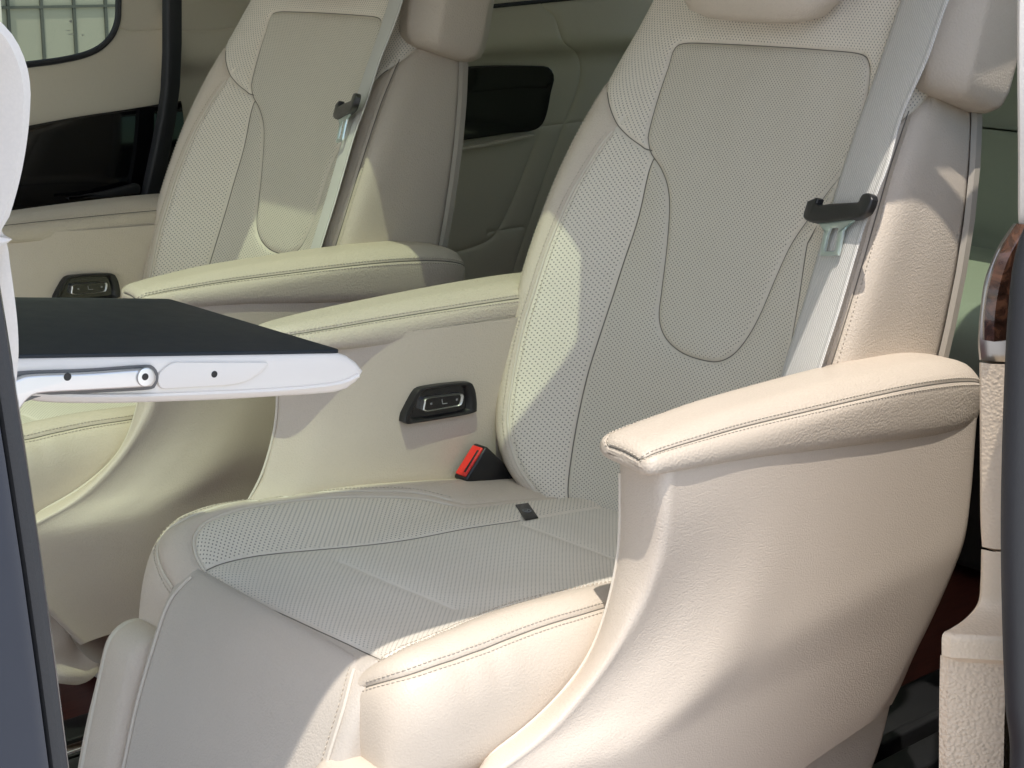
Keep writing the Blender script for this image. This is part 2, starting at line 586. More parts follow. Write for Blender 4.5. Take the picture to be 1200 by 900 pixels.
BEIGE = (.60, .52, .43)
GREYB = (.50, .475, .415)
L_SM = leather('smooth_leather', BEIGE, .47, 460, .42, vary=.03, wrinkle=.06)
L_ARM = leather('armrest_leather', (.56, .485, .40), .45, 380, .6, vary=.03, wrinkle=.02)
L_GREY = leather('calf_leather', (.54, .485, .42), .44, 440, .42, vary=.05, wrinkle=.14)
L_PERF = leather('perforated_leather', (.74, .675, .575), .5, 420, .12, perf=(.0044, .00086), vary=.03)
L_PERF2 = leather('fine_perforated_leather', (.64, .585, .49), .52, 420, .1, perf=(.0038, .00076), vary=.03, wrinkle=.12)
L_PERF3 = leather('cushion_perforated_leather', (.745, .69, .60), .46, 420, .1, perf=(.0042, .00080), vary=.03, wrinkle=.2, contrast=.65, spec=.5)
L_PIPE = leather('piping_leather', (.66, .60, .51), .45, 500, .1, wrinkle=0)
L_SHELL = leather('shell_vinyl', (.60, .52, .435), .43, 540, .34, vary=.03, wrinkle=.02)
L_TRIM = leather('trim_vinyl', (.64, .59, .48), .5, 450, .15, vary=.03, wrinkle=.08)
THREAD = plain('thread', (.55, .49, .40), .7)
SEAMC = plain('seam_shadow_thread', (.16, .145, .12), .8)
DKSEAM = plain('grey_edge_trim', (.34, .305, .255), .55)
BLKPL = plain('black_plastic', (.012, .012, .013), .33, bump=.1, bscale=900)
GLOSS = plain('gloss_black', (.004, .004, .005), .06, spec=.6, coat=.3)
RUBBER = plain('rubber_seal', (.018, .019, .022), .55, bump=.15, bscale=600)
SILVER = plain('silver_metal', (.80, .80, .79), .36, metal=1)
DULLM = plain('satin_metal', (.34, .33, .32), .3, metal=1)
TONGUE = plain('tinted_steel', (.70, .80, .78), .32, metal=.85)
CHROME = plain('chrome', (.8, .8, .8), .12, metal=1)
RED = plain('red_plastic', (.75, .035, .025), .35)
WHITEP = plain('white_plastic', (.90, .84, .765), .38, bump=.05, bscale=700, vary=.015)
WHITEL = leather('white_leather', (.84, .775, .70), .45, 420, .1, vary=.015, wrinkle=.08)
TABLE = plain('dark_table_top', (.020, .025, .030), .5, spec=.35, bump=.08, bscale=1500, vary=.08, vscale=60)
NAVY = plain('navy_paint', (.020, .025, .038), .12, coat=.12, spec=.28, vary=.1)
CARPET = plain('footwell_carpet', (.02, .015, .013), .9, bump=.4, bscale=900)


def webbing():
    m, nt, b = mat('belt_webbing')
    uv = nd(nt, 'ShaderNodeUVMap'); uv.uv_map = 'UVMap'
    mp = nd(nt, 'ShaderNodeMapping'); mp.inputs['Rotation'].default_value = (0, 0, math.radians(32)); mp.inputs['Scale'].default_value = (330, 330, 330)
    nt.links.new(uv.outputs[0], mp.inputs[0])
    w = nd(nt, 'ShaderNodeTexWave'); w.inputs['Scale'].default_value = .5; w.inputs['Distortion'].default_value = 3; w.inputs['Detail'].default_value = 2
    nt.links.new(mp.outputs[0], w.inputs['Vector'])
    n = nd(nt, 'ShaderNodeTexNoise'); n.inputs['Scale'].default_value = 380; nt.links.new(uv.outputs[0], n.inputs['Vector'])
    c = mixc(nt, w.outputs['Fac'], (.50, .485, .45), (.67, .645, .60))
    c = mixc(nt, mth(nt, 'MULTIPLY', n.outputs['Fac'], .35), c, (.45, .44, .41))
    su = nd(nt, 'ShaderNodeSeparateXYZ'); nt.links.new(uv.outputs[0], su.inputs[0])
    du = mth(nt, 'ABSOLUTE', mth(nt, 'SUBTRACT', su.outputs[0], .025))
    ed_ = mth(nt, 'MULTIPLY', mth(nt, 'GREATER_THAN', du, .0205), mth(nt, 'LESS_THAN', du, .0222))
    c = mixc(nt, mth(nt, 'MULTIPLY', ed_, .5), c, (.34, .33, .31))
    nt.links.new(c, b.inputs['Base Color'])
    bp = nd(nt, 'ShaderNodeBump'); bp.inputs['Strength'].default_value = .4; bp.inputs['Distance'].default_value = .001
    nt.links.new(w.outputs['Fac'], bp.inputs['Height']); nt.links.new(bp.outputs[0], b.inputs['Normal'])
    b.inputs['Roughness'].default_value = .6; b.inputs['Sheen Weight'].default_value = .2
    return m


def burl():
    m, nt, b = mat('burl_wood')
    tc = nd(nt, 'ShaderNodeTexCoord')
    n = nd(nt, 'ShaderNodeTexNoise'); n.inputs['Scale'].default_value = 38; n.inputs['Detail'].default_value = 9; n.inputs['Distortion'].default_value = 2.2
    nt.links.new(tc.outputs['Object'], n.inputs['Vector'])
    r = nd(nt, 'ShaderNodeValToRGB')
    r.color_ramp.elements[0].position = .35; r.color_ramp.elements[0].color = (.012, .006, .004, 1)
    r.color_ramp.elements[1].position = .68; r.color_ramp.elements[1].color = (.10, .046, .027, 1)
    e = r.color_ramp.elements.new(.52); e.color = (.042, .019, .012, 1)
    nt.links.new(n.outputs['Fac'], r.inputs[0]); nt.links.new(r.outputs[0], b.inputs['Base Color'])
    b.inputs['Roughness'].default_value = .22; b.inputs['Coat Weight'].default_value = .5
    return m


def wood_floor():
    m, nt, b = mat('red_wood_floor')
    tc = nd(nt, 'ShaderNodeTexCoord')
    mp = nd(nt, 'ShaderNodeMapping'); mp.inputs['Scale'].default_value = (3, 40, 3)
    nt.links.new(tc.outputs['Object'], mp.inputs[0])
    n = nd(nt, 'ShaderNodeTexNoise'); n.inputs['Scale'].default_value = 4; n.inputs['Detail'].default_value = 6
    nt.links.new(mp.outputs[0], n.inputs['Vector'])
    c = mixc(nt, n.outputs['Fac'], (.05, .010, .008), (.17, .045, .032))
    nt.links.new(c, b.inputs['Base Color']); b.inputs['Roughness'].default_value = .35
    return m


def glass(name, tint, refl=.06):
    m, nt, b = mat(name)
    nt.nodes.remove(b)
    out = nt.nodes['Material Output']
    t = nd(nt, 'ShaderNodeBsdfTransparent'); t.inputs[0].default_value = (*tint, 1)
    g = nd(nt, 'ShaderNodeBsdfGlossy'); g.inputs['Roughness'].default_value = .02
    fr = nd(nt, 'ShaderNodeFresnel'); fr.inputs[0].default_value = 1.45
    mx = nd(nt, 'ShaderNodeMixShader')
    nt.links.new(fr.outputs[0], mx.inputs[0]); nt.links.new(t.outputs[0], mx.inputs[1]); nt.links.new(g.outputs[0], mx.inputs[2])
    nt.links.new(mx.outputs[0], out.inputs[0])
    return m


def concrete(name, lo, hi, sc):
    m, nt, b = mat(name)
    tc = nd(nt, 'ShaderNodeTexCoord')
    n = nd(nt, 'ShaderNodeTexNoise'); n.inputs['Scale'].default_value = sc; n.inputs['Detail'].default_value = 8
    nt.links.new(tc.outputs['Object'], n.inputs['Vector'])
    nt.links.new(mixc(nt, n.outputs['Fac'], lo, hi), b.inputs['Base Color']); b.inputs['Roughness'].default_value = .85
    return m


WEB = webbing(); BURL = burl(); FLOORW = wood_floor()
GLASS = glass('window_glass', (.46, .50, .41)); ROOFGL = glass('green_roof_glass', (.66, .73, .635))
DKGLASS = glass('privacy_glass', (.10, .12, .10)); DKGLASS2 = glass('rear_tinted_glass', (.38, .44, .36))

# ================================================================== CAPTAIN'S SEAT (built at the near place)
seat = empty('captain_seat', (0, 0, 0), 'nearest beige leather captain\'s seat, with a red belt buckle and sunlit armrest in front',
             'seat', 'captain\'s seats side by side in the middle row')

# ---------------------------------------------------------------- backrest
zc = [.385, .43, .50, .59, .67, .757, .85, .97, 1.08, 1.2]
xc = [.012, .040, .077, .108, .128, .148, .170, .205, .236, .268]
ZL = [.385, .41, .44, .475, .515, .56, .62, .68, .74, .80, .86, .91, .96, 1.02, 1.09, 1.18]
HB = [.02, .045, .072, .090, .098, .097, .094, .087, .075, .061, .044, .028, .012, -.002, -.012, -.02]
YO = [.165, .19, .215, .236, .250, .261, .268, .270, .270, .267, .260, .251, .238, .224, .212, .195]


def back_row(z, hb, yo):
    cx = interp(z, zc, xc)
    xr = .245 + .2 * (z - .65)
    yb = yo - .034
    half = [(0, 0), (.045, .000), (.085, .002 + .02 * hb), (yb * .60, .17 * hb), (yb * .76, .48 * hb), (yb * .90, .83 * hb), (yb, hb),
            (yo - .014, hb - .004), (yo - .002, hb - .018), (yo + .002, hb - .04)]
    pts = [(cx - h, y, z) for y, h in half]
    xl = pts[-1][0]
    for t, dy in ((.3, .001), (.6, 0), (.9, -.003), (1.0, -.008)):
        pts.append((xl + (xr - xl) * t, yo + dy, z - .0))
    return np.array([(x, -y, zz) for x, y, zz in pts[::-1]] + pts[1:])


back = Surf([back_row(z, h, y) for z, h, y in zip(ZL, HB, YO)], 60, 80)
back.flip = 1
if back.normal([[back.La / 2, back.Lb * .5]])[0][0] > 0: back.flip = -1
LA = back.La
tr = back.trace
inset = tr([(757, 160), (760, 178), (771, 196), (779, 218), (781, 245), (778, 290), (772, 340), (769, 372), (776, 395), (794, 412), (818, 421), (838, 423),
            (856, 414), (872, 394), (887, 366), (904, 326), (922, 287), (943, 255), (966, 222), (985, 196), (998, 165), (1009, 125), (1015, 90), (1014, 70), (1003, 61),
            (960, 57), (900, 53), (840, 50), (800, 49), (787, 56), (780, 78), (769, 112), (760, 145), (757, 160)])
yoke = tr([(708, 106), (712, 122), (721, 143), (735, 159), (752, 172), (764, 184), (774, 200), (780, 218)])
inner = tr([(764, 184), (757, 205), (746, 255), (730, 305), (716, 350), (700, 400), (688, 440), (678, 485), (670, 530), (665, 570), (666, 592)])
pipe = tr([(730, 137), (721, 148), (706, 166), (690, 190), (671, 222), (655, 256), (638, 300), (625, 342), (613, 380), (604, 420), (597, 460), (594, 495), (600, 530), (612, 556), (628, 578)])
inner = np.concatenate([inner, [[inner[-1][0] + .004, 0]]])
pipe = np.concatenate([pipe, [[pipe[-1][0] + (.006 if pipe[-1][0] < LA / 2 else -.006), 0]]])
# the side seam that meets the yoke runs to the rear edge
yk0 = yoke[0]
sgn = -1 if yk0[0] < LA / 2 else 1
yoke = np.concatenate([[[LA if sgn > 0 else 0, yk0[1] + .05], [yk0[0] + sgn * .06, yk0[1] + .035]], yoke])
mir = back.mirror
k_ = next(i for i in range(4, len(yoke)) if seg_dist(yoke[i:i + 1], inset)[0] < .004)
q_ = inset[np.argmin(np.hypot(*(inset - yoke[k_]).T))]; yoke = np.concatenate([yoke[:k_], [q_ + (q_ - yoke[k_ - 1]) * .5]])


def to_panel(ab, d=.012):
    """mirrored seam, cut where it reaches the centre panel"""
    m = mir(ab); return m


def cut(ab, first):
    d = seg_dist(ab, inset); cen = inset.mean(0)
    r = np.hypot(*(ab - cen).T)
    out = ab.copy()
    if first:      # starts at the panel
        k = next((i for i in range(len(ab)) if d[i] > .010), 0)
        q = inset[np.argmin(np.hypot(*(inset - ab[k]).T))]
        return np.concatenate([[q], ab[k:]])
    k = next((i for i in range(4, len(ab)) if d[i] < .006), len(ab) - 1)
    q = inset[np.argmin(np.hypot(*(inset - ab[k]).T))]
    return np.concatenate([ab[:k], [q + (q - ab[k - 1]) * .5]])


yoke_m = cut(mir(yoke), False); inner_m = mir(inner)
k_ = next((i for i in range(2, len(inner_m)) if seg_dist(inner_m[i:i + 1], inset)[0] > .012), 2)
inner_m = np.concatenate([yoke_m[-2:-1] + (yoke_m[-1] - yoke_m[-2]) * .3, inner_m[k_ + 2:]])
side_e = tr([(1066, 128), (1052, 168), (1040, 205), (1024, 262), (1013, 302), (995, 362), (977, 420), (960, 470)])
side_e = np.concatenate([side_e, [[side_e[-1][0], 0]]])
seams = [(side_e, .0022, .003), (mir(side_e), .0022, .003)]
sh = np.array([[yoke[1][0], yoke[1][1] - .008], [yoke[1][0], back.Lb]])
seams += [(sh, .0022, .003), (mir(sh), .0022, .003)]
for s in (inset,): seams.append((s, .0048, .0032))
for s in (yoke, yoke_m): seams.append((s, .0040, .0035))
for s in (inner, inner_m): seams.append((s, .0030, .0032))
for s in (pipe, mir(pipe)): seams.append((s, .0025, .0035))
bk_part = node_part('backrest', seat)


def both(seed): return [np.array(seed), np.array([LA - seed[0], seed[1]])]


b_at = lambda p: tr([p, (p[0] + 8, p[1]), (p[0] + 16, p[1])])[0]
s_in = b_at((870, 220)); s_yk = b_at((745, 100)); s_mid = b_at((748, 330)); s_perf = b_at((680, 300)); s_sm = b_at((640, 265))
zones = [('centre_panel', s_in, L_PERF2), ('shoulder_panel', s_yk, L_PERF),
         ('lumbar_panel', s_mid, L_PERF2)]
for s in both(s_perf): zones.append(('side_bolster', s, L_PERF))
for s in both(s_sm): zones.append(('outer_bolster', s, L_SM))
for s in both(b_at((1085, 290))): zones.append(('side_panel', s, L_SM))
for s in both([yoke[1][0] + sgn * .04, back.Lb - .03]): zones.append(('shoulder_side', s, L_SM))
objs, bdisp = sheet(back, seams, zones, bk_part, step=.0055, puff=.0025, puffw=.02)
lines(bdisp, bk_part, (), (side_e, mir(side_e)), (side_e, mir(side_e)), off=(.005, -.005))
lines(bdisp, bk_part, (pipe[4:], mir(pipe)[4:]), (pipe[5:], mir(pipe)[5:]), (inset, yoke, yoke_m, inner, inner_m), off=(.006, -.006))
# grey back shell and its rim
rim = [(z, .245 + .2 * (z - .65), yo) for z, yo in zip(ZL, YO)]
G = []
for z, xr, yo in rim[1:]:
    G.append([(xr - .010, -yo + .001, z), (xr - .006, -yo - .004, z), (xr + .003, -yo - .005, z), (xr + .010, -yo + .003, z), (xr + .030, -yo + .06, z), (xr + .055, 0, z),
              (xr + .030, yo - .06, z), (xr + .010, yo - .003, z), (xr + .003, yo + .005, z), (xr - .006, yo + .004, z), (xr - .010, yo - .001, z)])
MB().grid(np.array(G)).build('back_shell', DKSEAM, bk_part)

# ---------------------------------------------------------------- cushion
def cush_row(x, f, w):
    z0 = interp(x, [-.6, -.5, -.4, -.25, -.12, 0, .1], [.438, .440, .436, .432, .428, .415, .40])
    zb = interp(x, [-.6, -.5, -.42, -.3, -.2, -.1, 0, .1], [.455, .464, .468, .466, .455, .436, .42, .40])
    bot = .315
    half = [(0, z0), (.05, z0), (.10, z0 + .003), (.14, z0 + .25 * (zb - z0)), (.175, z0 + .66 * (zb - z0)), (.203, zb), (.226, zb - .004), (.243, zb - .019),
            (.254, zb - .045), (.258, zb - .08), (.257, zb - .115), (.246, bot)]
    out = []
    for y, z in half: out.append((x, y * w, bot + (z - bot) * (1 - f)))
    up = .016 * math.exp(-((x + .47) / .10)**2) * (1 - f)
    far = [(a, b, c + up * min(1, max(0, (b - .13) / .06)) * min(1, max(0, (c - .37) / .06))) for a, b, c in out]
    return np.array([(a, -b, c) for a, b, c in out[::-1]] + far[1:])


st = [(.06, 0, .92), (.0, 0, .96), (-.06, 0, 1), (-.15, 0, 1), (-.25, 0, 1), (-.35, 0, 1), (-.43, 0, 1), (-.48, .01, .995), (-.508, .04, .975), (-.526, .12, .945), (-.538, .27, .915),
      (-.544, .48, .895), (-.545, .70, .88), (-.541, .97, .87)]
cush = Surf([cush_row(*s) for s in st], 56, 72)
if cush.normal([[cush.La / 2, cush.Lb * .3]])[0][2] < 0: cush.flip = -1
ct = cush.trace
c_front = ct([(232, 669), (260, 682), (300, 701), (340, 719), (380, 738), (420, 756), (445, 768)])
c_outer = ct([(199, 689), (188, 672), (181, 650), (183, 633), (193, 618), (209, 608), (234, 597), (271, 586), (320, 577), (380, 573), (440, 572), (490, 574), (530, 583)])
c_inner = ct([(240, 668), (231, 652), (227, 636), (230, 622), (242, 609), (268, 598), (300, 590), (340, 584), (390, 580), (440, 579), (490, 581), (530, 589)])
c_cent = ct([(234, 669), (258, 658), (290, 650), (325, 645), (370, 641), (420, 636), (480, 628), (540, 618), (583, 611), (610, 606)])
c_lat = ct([(400, 657), (440, 674), (480, 690), (533, 711)])
c_lat2 = ct([(613, 612), (660, 630), (717, 652)])
c_n1 = ct([(440, 771), (455, 764), (480, 752), (520, 736), (560, 719), (600, 705), (650, 692), (712, 680), (750, 676)])
c_n2 = ct([(424, 804), (450, 796), (490, 784), (530, 771), (570, 757), (610, 741), (650, 727), (690, 715), (712, 709), (740, 704)])
# carry seams to the rear edge / bottom edge
def tail(s, n=2):
    d = s[-1] - s[-6]; d = d / (np.linalg.norm(d) + 1e-9)
    return np.concatenate([s, s[-1:] + d * .02, [[s[-1][0] + d[0] * .03, 0 if s[-1][1] < cush.Lb / 2 else cush.Lb]]])
c_outer2 = np.concatenate([[[c_outer[0][0] + (.01 if c_outer[0][0] < cush.La / 2 else -.01), cush.Lb]], c_outer])
c_seams = [(c_front, .003, .003), (tail(c_outer2), .003, .0035), (tail(c_inner), .0028, .0035), (tail(c_cent), .0016, .003),
           (c_lat, .0006, .006), (c_lat2, .0006, .006)]
n2 = tail(c_n2); n2 = np.concatenate([[[n2[0][0] + (n2[0][0] - n2[5][0]) * .5, n2[0][1] + .02], [n2[0][0] + (n2[0][0] - n2[5][0]) * 1.2, cush.Lb]][::-1], n2])
n1 = tail(c_n1)
fr0 = np.concatenate([c_outer[:1] * .0 + c_front[:1], c_front])
c_seams += [(n1, .002, .003), (n2, .003, .0035)]
# front panel edges: down from the seam ends, closing zones on the front face
e1 = np.array([c_front[0], [c_front[0][0], cush.Lb]]); e2 = np.array([c_front[-1], [c_front[-1][0], cush.Lb]])
c_seams += [(e1, .001, .003), (e2, .001, .003)]
lk = np.array([c_inner[0], c_front[0]]); lk2 = np.array([c_n1[0], c_front[-1]])
c_seams += [(lk, .001, .002), (lk2, .001, .002)]
cp = node_part('cushion', seat)
sa = lambda p: ct([p, (p[0] + 8, p[1]), (p[0] + 16, p[1])])[0]


def wrinkles(ab, P):
    # soft creases on the near bolster where legs slide over it
    y = P[:, 1]; x = P[:, 0]
    m = np.clip((-y - .15) / .04, 0, 1) * np.clip((.47 - P[:, 2]) / .02 + .5, 0, 1)
    w = np.sin(55 * x + 6 * np.sin(21 * x + 3) + 30 * P[:, 2]) * np.exp(-((P[:, 2] - .44) / .02)**2)
    return .0009 * m * w + .0011 * np.sin(31 * x + 12 * y) * np.clip((.13 - np.abs(y)) / .05, 0, 1)


zc_ = [('centre_panel', sa((420, 700)), L_PERF3), ('bolster_panel', sa((350, 612)), L_PERF), ('outer_bolster', sa((205, 640)), L_SM),
       ('outer_bolster', sa((560, 735)), L_SM), ('side_bolster', sa((560, 800)), L_SM), ('side_bolster', sa((178, 690)), L_SM),
       ('front_panel', np.array([cush.La / 2, cush.Lb - .01]), L_GREY)]
cob, cdisp = sheet(cush, c_seams, zc_, cp, step=.006, puff=.003, puffw=.018, extra=wrinkles)
lines(cdisp, cp, (c_outer, c_inner), (c_n1, c_n2), (c_front, c_n1, c_n2, c_cent), off=(.005, -.005))
lines(cdisp, cp, (), (c_outer,), off=(.006,))
# small black tag sewn in at the rear of the cushion
q = cush.ev(ct([(604, 592), (620, 590), (631, 604)])[[0]])
tq = [sa(p) for p in ((604, 592), (619, 590), (631, 604), (616, 608))]
TP, TN = cdisp(np.array(tq)); nn = TN.mean(0)
mt = MB().plate(TP + nn * .0005, nn, .0016, .0004)
cc = TP.mean(0) + nn * .0023
e_1 = (TP[1] - TP[0]); e_1 /= np.linalg.norm(e_1); e_2 = np.cross(nn, e_1)
ringp = [cc + .0052 * (e_1 * math.cos(t) + e_2 * math.sin(t)) for t in np.linspace(0, 2 * math.pi, 25)]
mt.tube(ringp, .0006, 6, 1)
mt.tube([cc + e_1 * -.002 + e_2 * .002, cc + e_1 * .0 + e_2 * -.001, cc + e_1 * .0025 + e_2 * .002], .0006, 6, 1)
GREYM = plain('tag_grey', (.22, .23, .24), .6)
mt.build('seat_tag', [BLKPL, GREYM], cp)
# underside closing box
MB().box((-.24, 0, .31), (.58, .44, .09), bevel=.02).build('cushion_base', L_SHELL, cp)

# ---------------------------------------------------------------- calf rest
lp = node_part('calf_rest', seat)
pathc = np.array([(-.500, .426), (-.5125, .4395), (-.529, .432), (-.549, .408), (-.568, .368), (-.592, .305), (-.612, .236), (-.632, .16), (-.645, .09), (-.64, .06)])
rows = []
for k, (x, z) in enumerate(pathc):
    d = min(1, k / 3)
    yl, yr = -.182 - .014 * min(1, k / 4), .170
    r = []
    for t, back_ in ((0, .045), (.004, .03), (.012, .012), (.025, .004), (.08, .0005), (.3, -.003), (.5, -.004), (.7, -.003), (.92, .0005), (.975, .004), (.988, .012), (.996, .03), (1, .045)):
        # edges curl back into the pad
        r.append((x + back_ * d * .95, yl + (yr - yl) * t, z - back_ * (1 - d) * .3))
    rows.append(np.array(r))
calf = Surf(rows, 40, 60)
if calf.normal([[calf.La / 2, calf.Lb * .6]])[0][0] > 0: calf.flip = -1
cob2, kdisp = sheet(calf, [], [('centre_panel', (calf.La / 2, calf.Lb / 2), L_GREY)], lp, step=.007)
cl = [np.array([(a, b) for b in np.linspace(.034, calf.Lb - .005, 60)]) for a in (.052, calf.La - .052)]
lines(kdisp, lp, cl, (), r=.0017)
s_ = np.array([(.060 if calf.ev([[.052, .1]])[0][1] < 0 else calf.La - .060, b) for b in np.linspace(.034, calf.Lb - .005, 60)])
lines(kdisp, lp, (), (s_,), off=(0,))
for sg in (1, -1):
    # side pads, lower than the cushion front
    G = []
    prof = [(-.505, .325), (-.515, .348), (-.535, .362), (-.556, .366), (-.575, .360), (-.588, .345), (-.601, .305), (-.620, .235), (-.638, .16), (-.648, .09), (-.64, .06)]
    for yy, ins in ((.150, .03), (.165, .004), (.185, 0), (.215, .001), (.238, .006), (.252, .018), (.257, .035), (.257, .06)):
        G.append([(x + ins * (.9 if i > 2 else .2), sg * yy, z - (ins * .9 if i < 7 else 0)) for i, (x, z) in enumerate(prof)])
    sp = Surf([resample(np.array(g), 30) for g in G], 20, 40)
    if sp.normal([[sp.La / 2, sp.Lb * .5]])[0][0] > 0: sp.flip = -1
    ob, sd = sheet(sp, [(np.array([(a, sp.Lb * .62) for a in np.linspace(0, sp.La, 60)]), .003, .0035), (np.array([(a, sp.Lb * .56) for a in np.linspace(0, sp.La, 60)]), .002, .003)],
                   [('side_pad', (sp.La / 2, sp.Lb * .3), L_SM), ('side_pad_band', (sp.La / 2, sp.Lb * .59), L_PIPE), ('side_pad_face', (sp.La / 2, sp.Lb * .85), L_SM)], lp, step=.007)
MB().box((-.528, 0, .22), (.05, .40, .30), Matrix.Rotation(math.radians(18), 3, 'Y'), .02).build('calf_rest_back', L_SHELL, lp)

# ---------------------------------------------------------------- armrests
Fq = np.array([(-.316, .640), (-.314, .548), (-.327, .494), (-.348, .449), (-.381, .418), (-.43, .394), (-.474, .37), (-.494, .343), (-.489, .305), (-.458, .24), (-.430, .175)])
Rq = np.array([(.236, .62), (.237, .56), (.240, .50), (.239, .45), (.228, .405), (.216, .37), (.203, .34), (.188, .31), (.176, .285), (.166, .262), (.150, .240)])
Fq = resample(Fq, 16); Rq = resample(Rq, 16)


LIP_PX = [(727, 545), (727, 600), (726, 640), (715, 700), (695, 760), (665, 805), (620, 850), (560, 900)]
COR_PX = [((781, 560), -.331), ((780, 600), -.331), ((775, 645), -.326), ((758, 695), -.317), ((728, 750), -.307), ((692, 800), -.299), ((640, 860), -.292), ((590, 900), -.288)]
LIP = np.array([onY(p, -.262) for p in LIP_PX])
LIP = np.vstack([[LIP[0][0] - .003, -.262, .638], LIP, [(-.462, -.262, .312), (-.457, -.262, .285), (-.425, -.262, .22), (-.385, -.262, .16)]])
COR = np.array([onY(p, y) for p, y in COR_PX])
COR = np.vstack([[COR[0][0] + .001, -.331, .638], COR, [(-.497, -.284, .338), (-.484, -.28, .295), (-.45, -.276, .23), (-.40, -.272, .16)]])
LIP = resample(LIP, 22); COR = resample(COR, 22); RQ2 = resample(Rq, 22)


def shell_rows_near():
    rows = []
    for k in range(22):
        Lp, Cp = LIP[k], COR[k]; xr, zr = RQ2[k]; q = k / 21
        yo = .335 - .017 * max(0, q - .45)**1.2 * 2
        r = []
        Lc = math.hypot(xr - Cp[0], zr - Cp[2])
        for t in (1.0, 1.004, .985, .94, .8, .62, .46, .32, .22, .15, .105, .07, .04, .02, .006):
            sm = min(1, t * Lc / .085); sm = sm * sm * (3 - 2 * sm)
            y = Cp[1] * (1 - sm) - yo * sm
            if t >= 1: y = -.262 if t == 1.0 else -.30
            elif t > .95: y += .006
            r.append((Cp[0] + (xr - Cp[0]) * t, y, Cp[2] + (zr - Cp[2]) * t))
        d = Lp - Cp
        f = np.array([-1, 0, .0])
        for t, bl in ((.06, .0015), (.25, .004), (.5, .005), (.75, .004), (.94, .0015)):
            r.append(tuple(Cp + d * t + f * bl + np.array([0, -.002 * (1 - t), 0])))
        r.append(tuple(Lp))
        for t, y in ((.008, .257), (.03, .252), (.07, .247), (.14, .243), (.28, .239), (.5, .236), (.75, .236), (1.0, .24)):
            r.append((Lp[0] + (xr - Lp[0]) * t, -y, Lp[2] + (zr - Lp[2]) * t))
        rows.append(np.array(r))
    return rows


FA = resample(np.array([(-.326, .640), (-.328, .574), (-.334, .522), (-.350, .472), (-.366, .42), (-.370, .36), (-.355, .30), (-.33, .22), (-.31, .17)]), 16)


def shell_rows(sg):
    rows = []
    for k in range(16):
        (xf, zf), (xr, zr) = FA[k], Rq[k]
        q = k / 15
        yo = .334 - .030 * max(0, q - .45)**1.2 * 2
        pr = [(1.0, .262), (1.004, .30), (.985, yo - .006), (.94, yo), (.8, yo + .002), (.6, yo + .003), (.42, yo + .001), (.28, yo - .001), (.18, yo - .006), (.12, yo - .014), (.075, yo - .026), (.045, yo - .040), (.02, yo - .057), (.006, .266),
              (0, .258), (.002, .2525), (.010, .2485), (.03, .246), (.07, .243), (.14, .240), (.28, .2375), (.5, .236), (.75, .236), (1.0, .24)]
        rows.append(np.array([(xf + (xr - xf) * t, sg * y, zf + (zr - zf) * t) for t, y in pr]))
    return rows


LIP_PX = [(727, 545), (727, 600), (726, 640), (715, 700), (695, 760), (665, 805), (620, 850), (560, 900)]
COR_PX = [((781, 560), -.331), ((780, 600), -.331), ((775, 645), -.326), ((758, 695), -.317), ((728, 750), -.307), ((692, 800), -.299), ((640, 860), -.292), ((590, 900), -.288)]
LIP = np.array([onY(p, -.262) for p in LIP_PX])
LIP = np.vstack([[LIP[0][0] - .003, -.262, .638], LIP, [(-.462, -.262, .312), (-.457, -.262, .285), (-.425, -.262, .22), (-.385, -.262, .16)]])
COR = np.array([onY(p, y) for p, y in COR_PX])
COR = np.vstack([[COR[0][0] + .001, -.331, .638], COR, [(-.497, -.284, .338), (-.484, -.28, .295), (-.45, -.276, .23), (-.40, -.272, .16)]])
LIP = resample(LIP, 22); COR = resample(COR, 22); RQ2 = resample(Rq, 22)


def shell_rows_near():
    rows = []
    for k in range(22):
        Lp, Cp = LIP[k], COR[k]; xr, zr = RQ2[k]; q = k / 21
        yo = .335 - .030 * max(0, q - .45)**1.2 * 2
        r = []
        for t in (1.0, 1.004, .985, .94, .8, .6, .42, .28, .18, .10, .05, .02, .006):
            sm = min(1, t / .30); sm = sm * sm * (3 - 2 * sm)
            y = Cp[1] * (1 - sm) - yo * sm
            if t >= 1: y = -.262 if t == 1.0 else -.30
            elif t > .95: y += .006
            r.append((Cp[0] + (xr - Cp[0]) * t, y, Cp[2] + (zr - Cp[2]) * t))
        d = Lp - Cp
        f = np.array([-1, 0, .0])
        for t, bl in ((.06, .0015), (.25, .004), (.5, .005), (.75, .004), (.94, .0015)):
            r.append(tuple(Cp + d * t + f * bl + np.array([0, -.002 * (1 - t), 0])))
        r.append(tuple(Lp))
        for t, y in ((.008, .257), (.03, .252), (.07, .247), (.14, .243), (.28, .239), (.5, .236), (.75, .236), (1.0, .24)):
            r.append((Lp[0] + (xr - Lp[0]) * t, -y, Lp[2] + (zr - Lp[2]) * t))
        rows.append(np.array(r))
    return rows


def shell_rows(sg):
    rows = []
    for k in range(16):
        (xf, zf), (xr, zr) = Fq[k], Rq[k]
        if sg > 0: xf = max(xf + .012, -.375 + .03 * (k / 15))
        q = k / 15
        yo = .334 - .030 * max(0, q - .45)**1.2 * 2
        pr = [(1.0, .262), (1.004, .30), (.985, yo - .006), (.94, yo), (.8, yo + .002), (.6, yo + .003), (.42, yo + .001), (.28, yo - .001), (.18, yo - .004), (.105, yo - .009), (.055, yo - .014), (.022, yo - .019), (.004, .311),
              (-.001, .307), (.005, .302), (.02, .292), (.06, .270), (.12, .256), (.2, .245), (.32, .238), (.5, .236), (.75, .236), (1.0, .24)]
        rows.append(np.array([(xf + (xr - xf) * t, sg * y, zf + (zr - zf) * t) for t, y in pr]))
    return rows


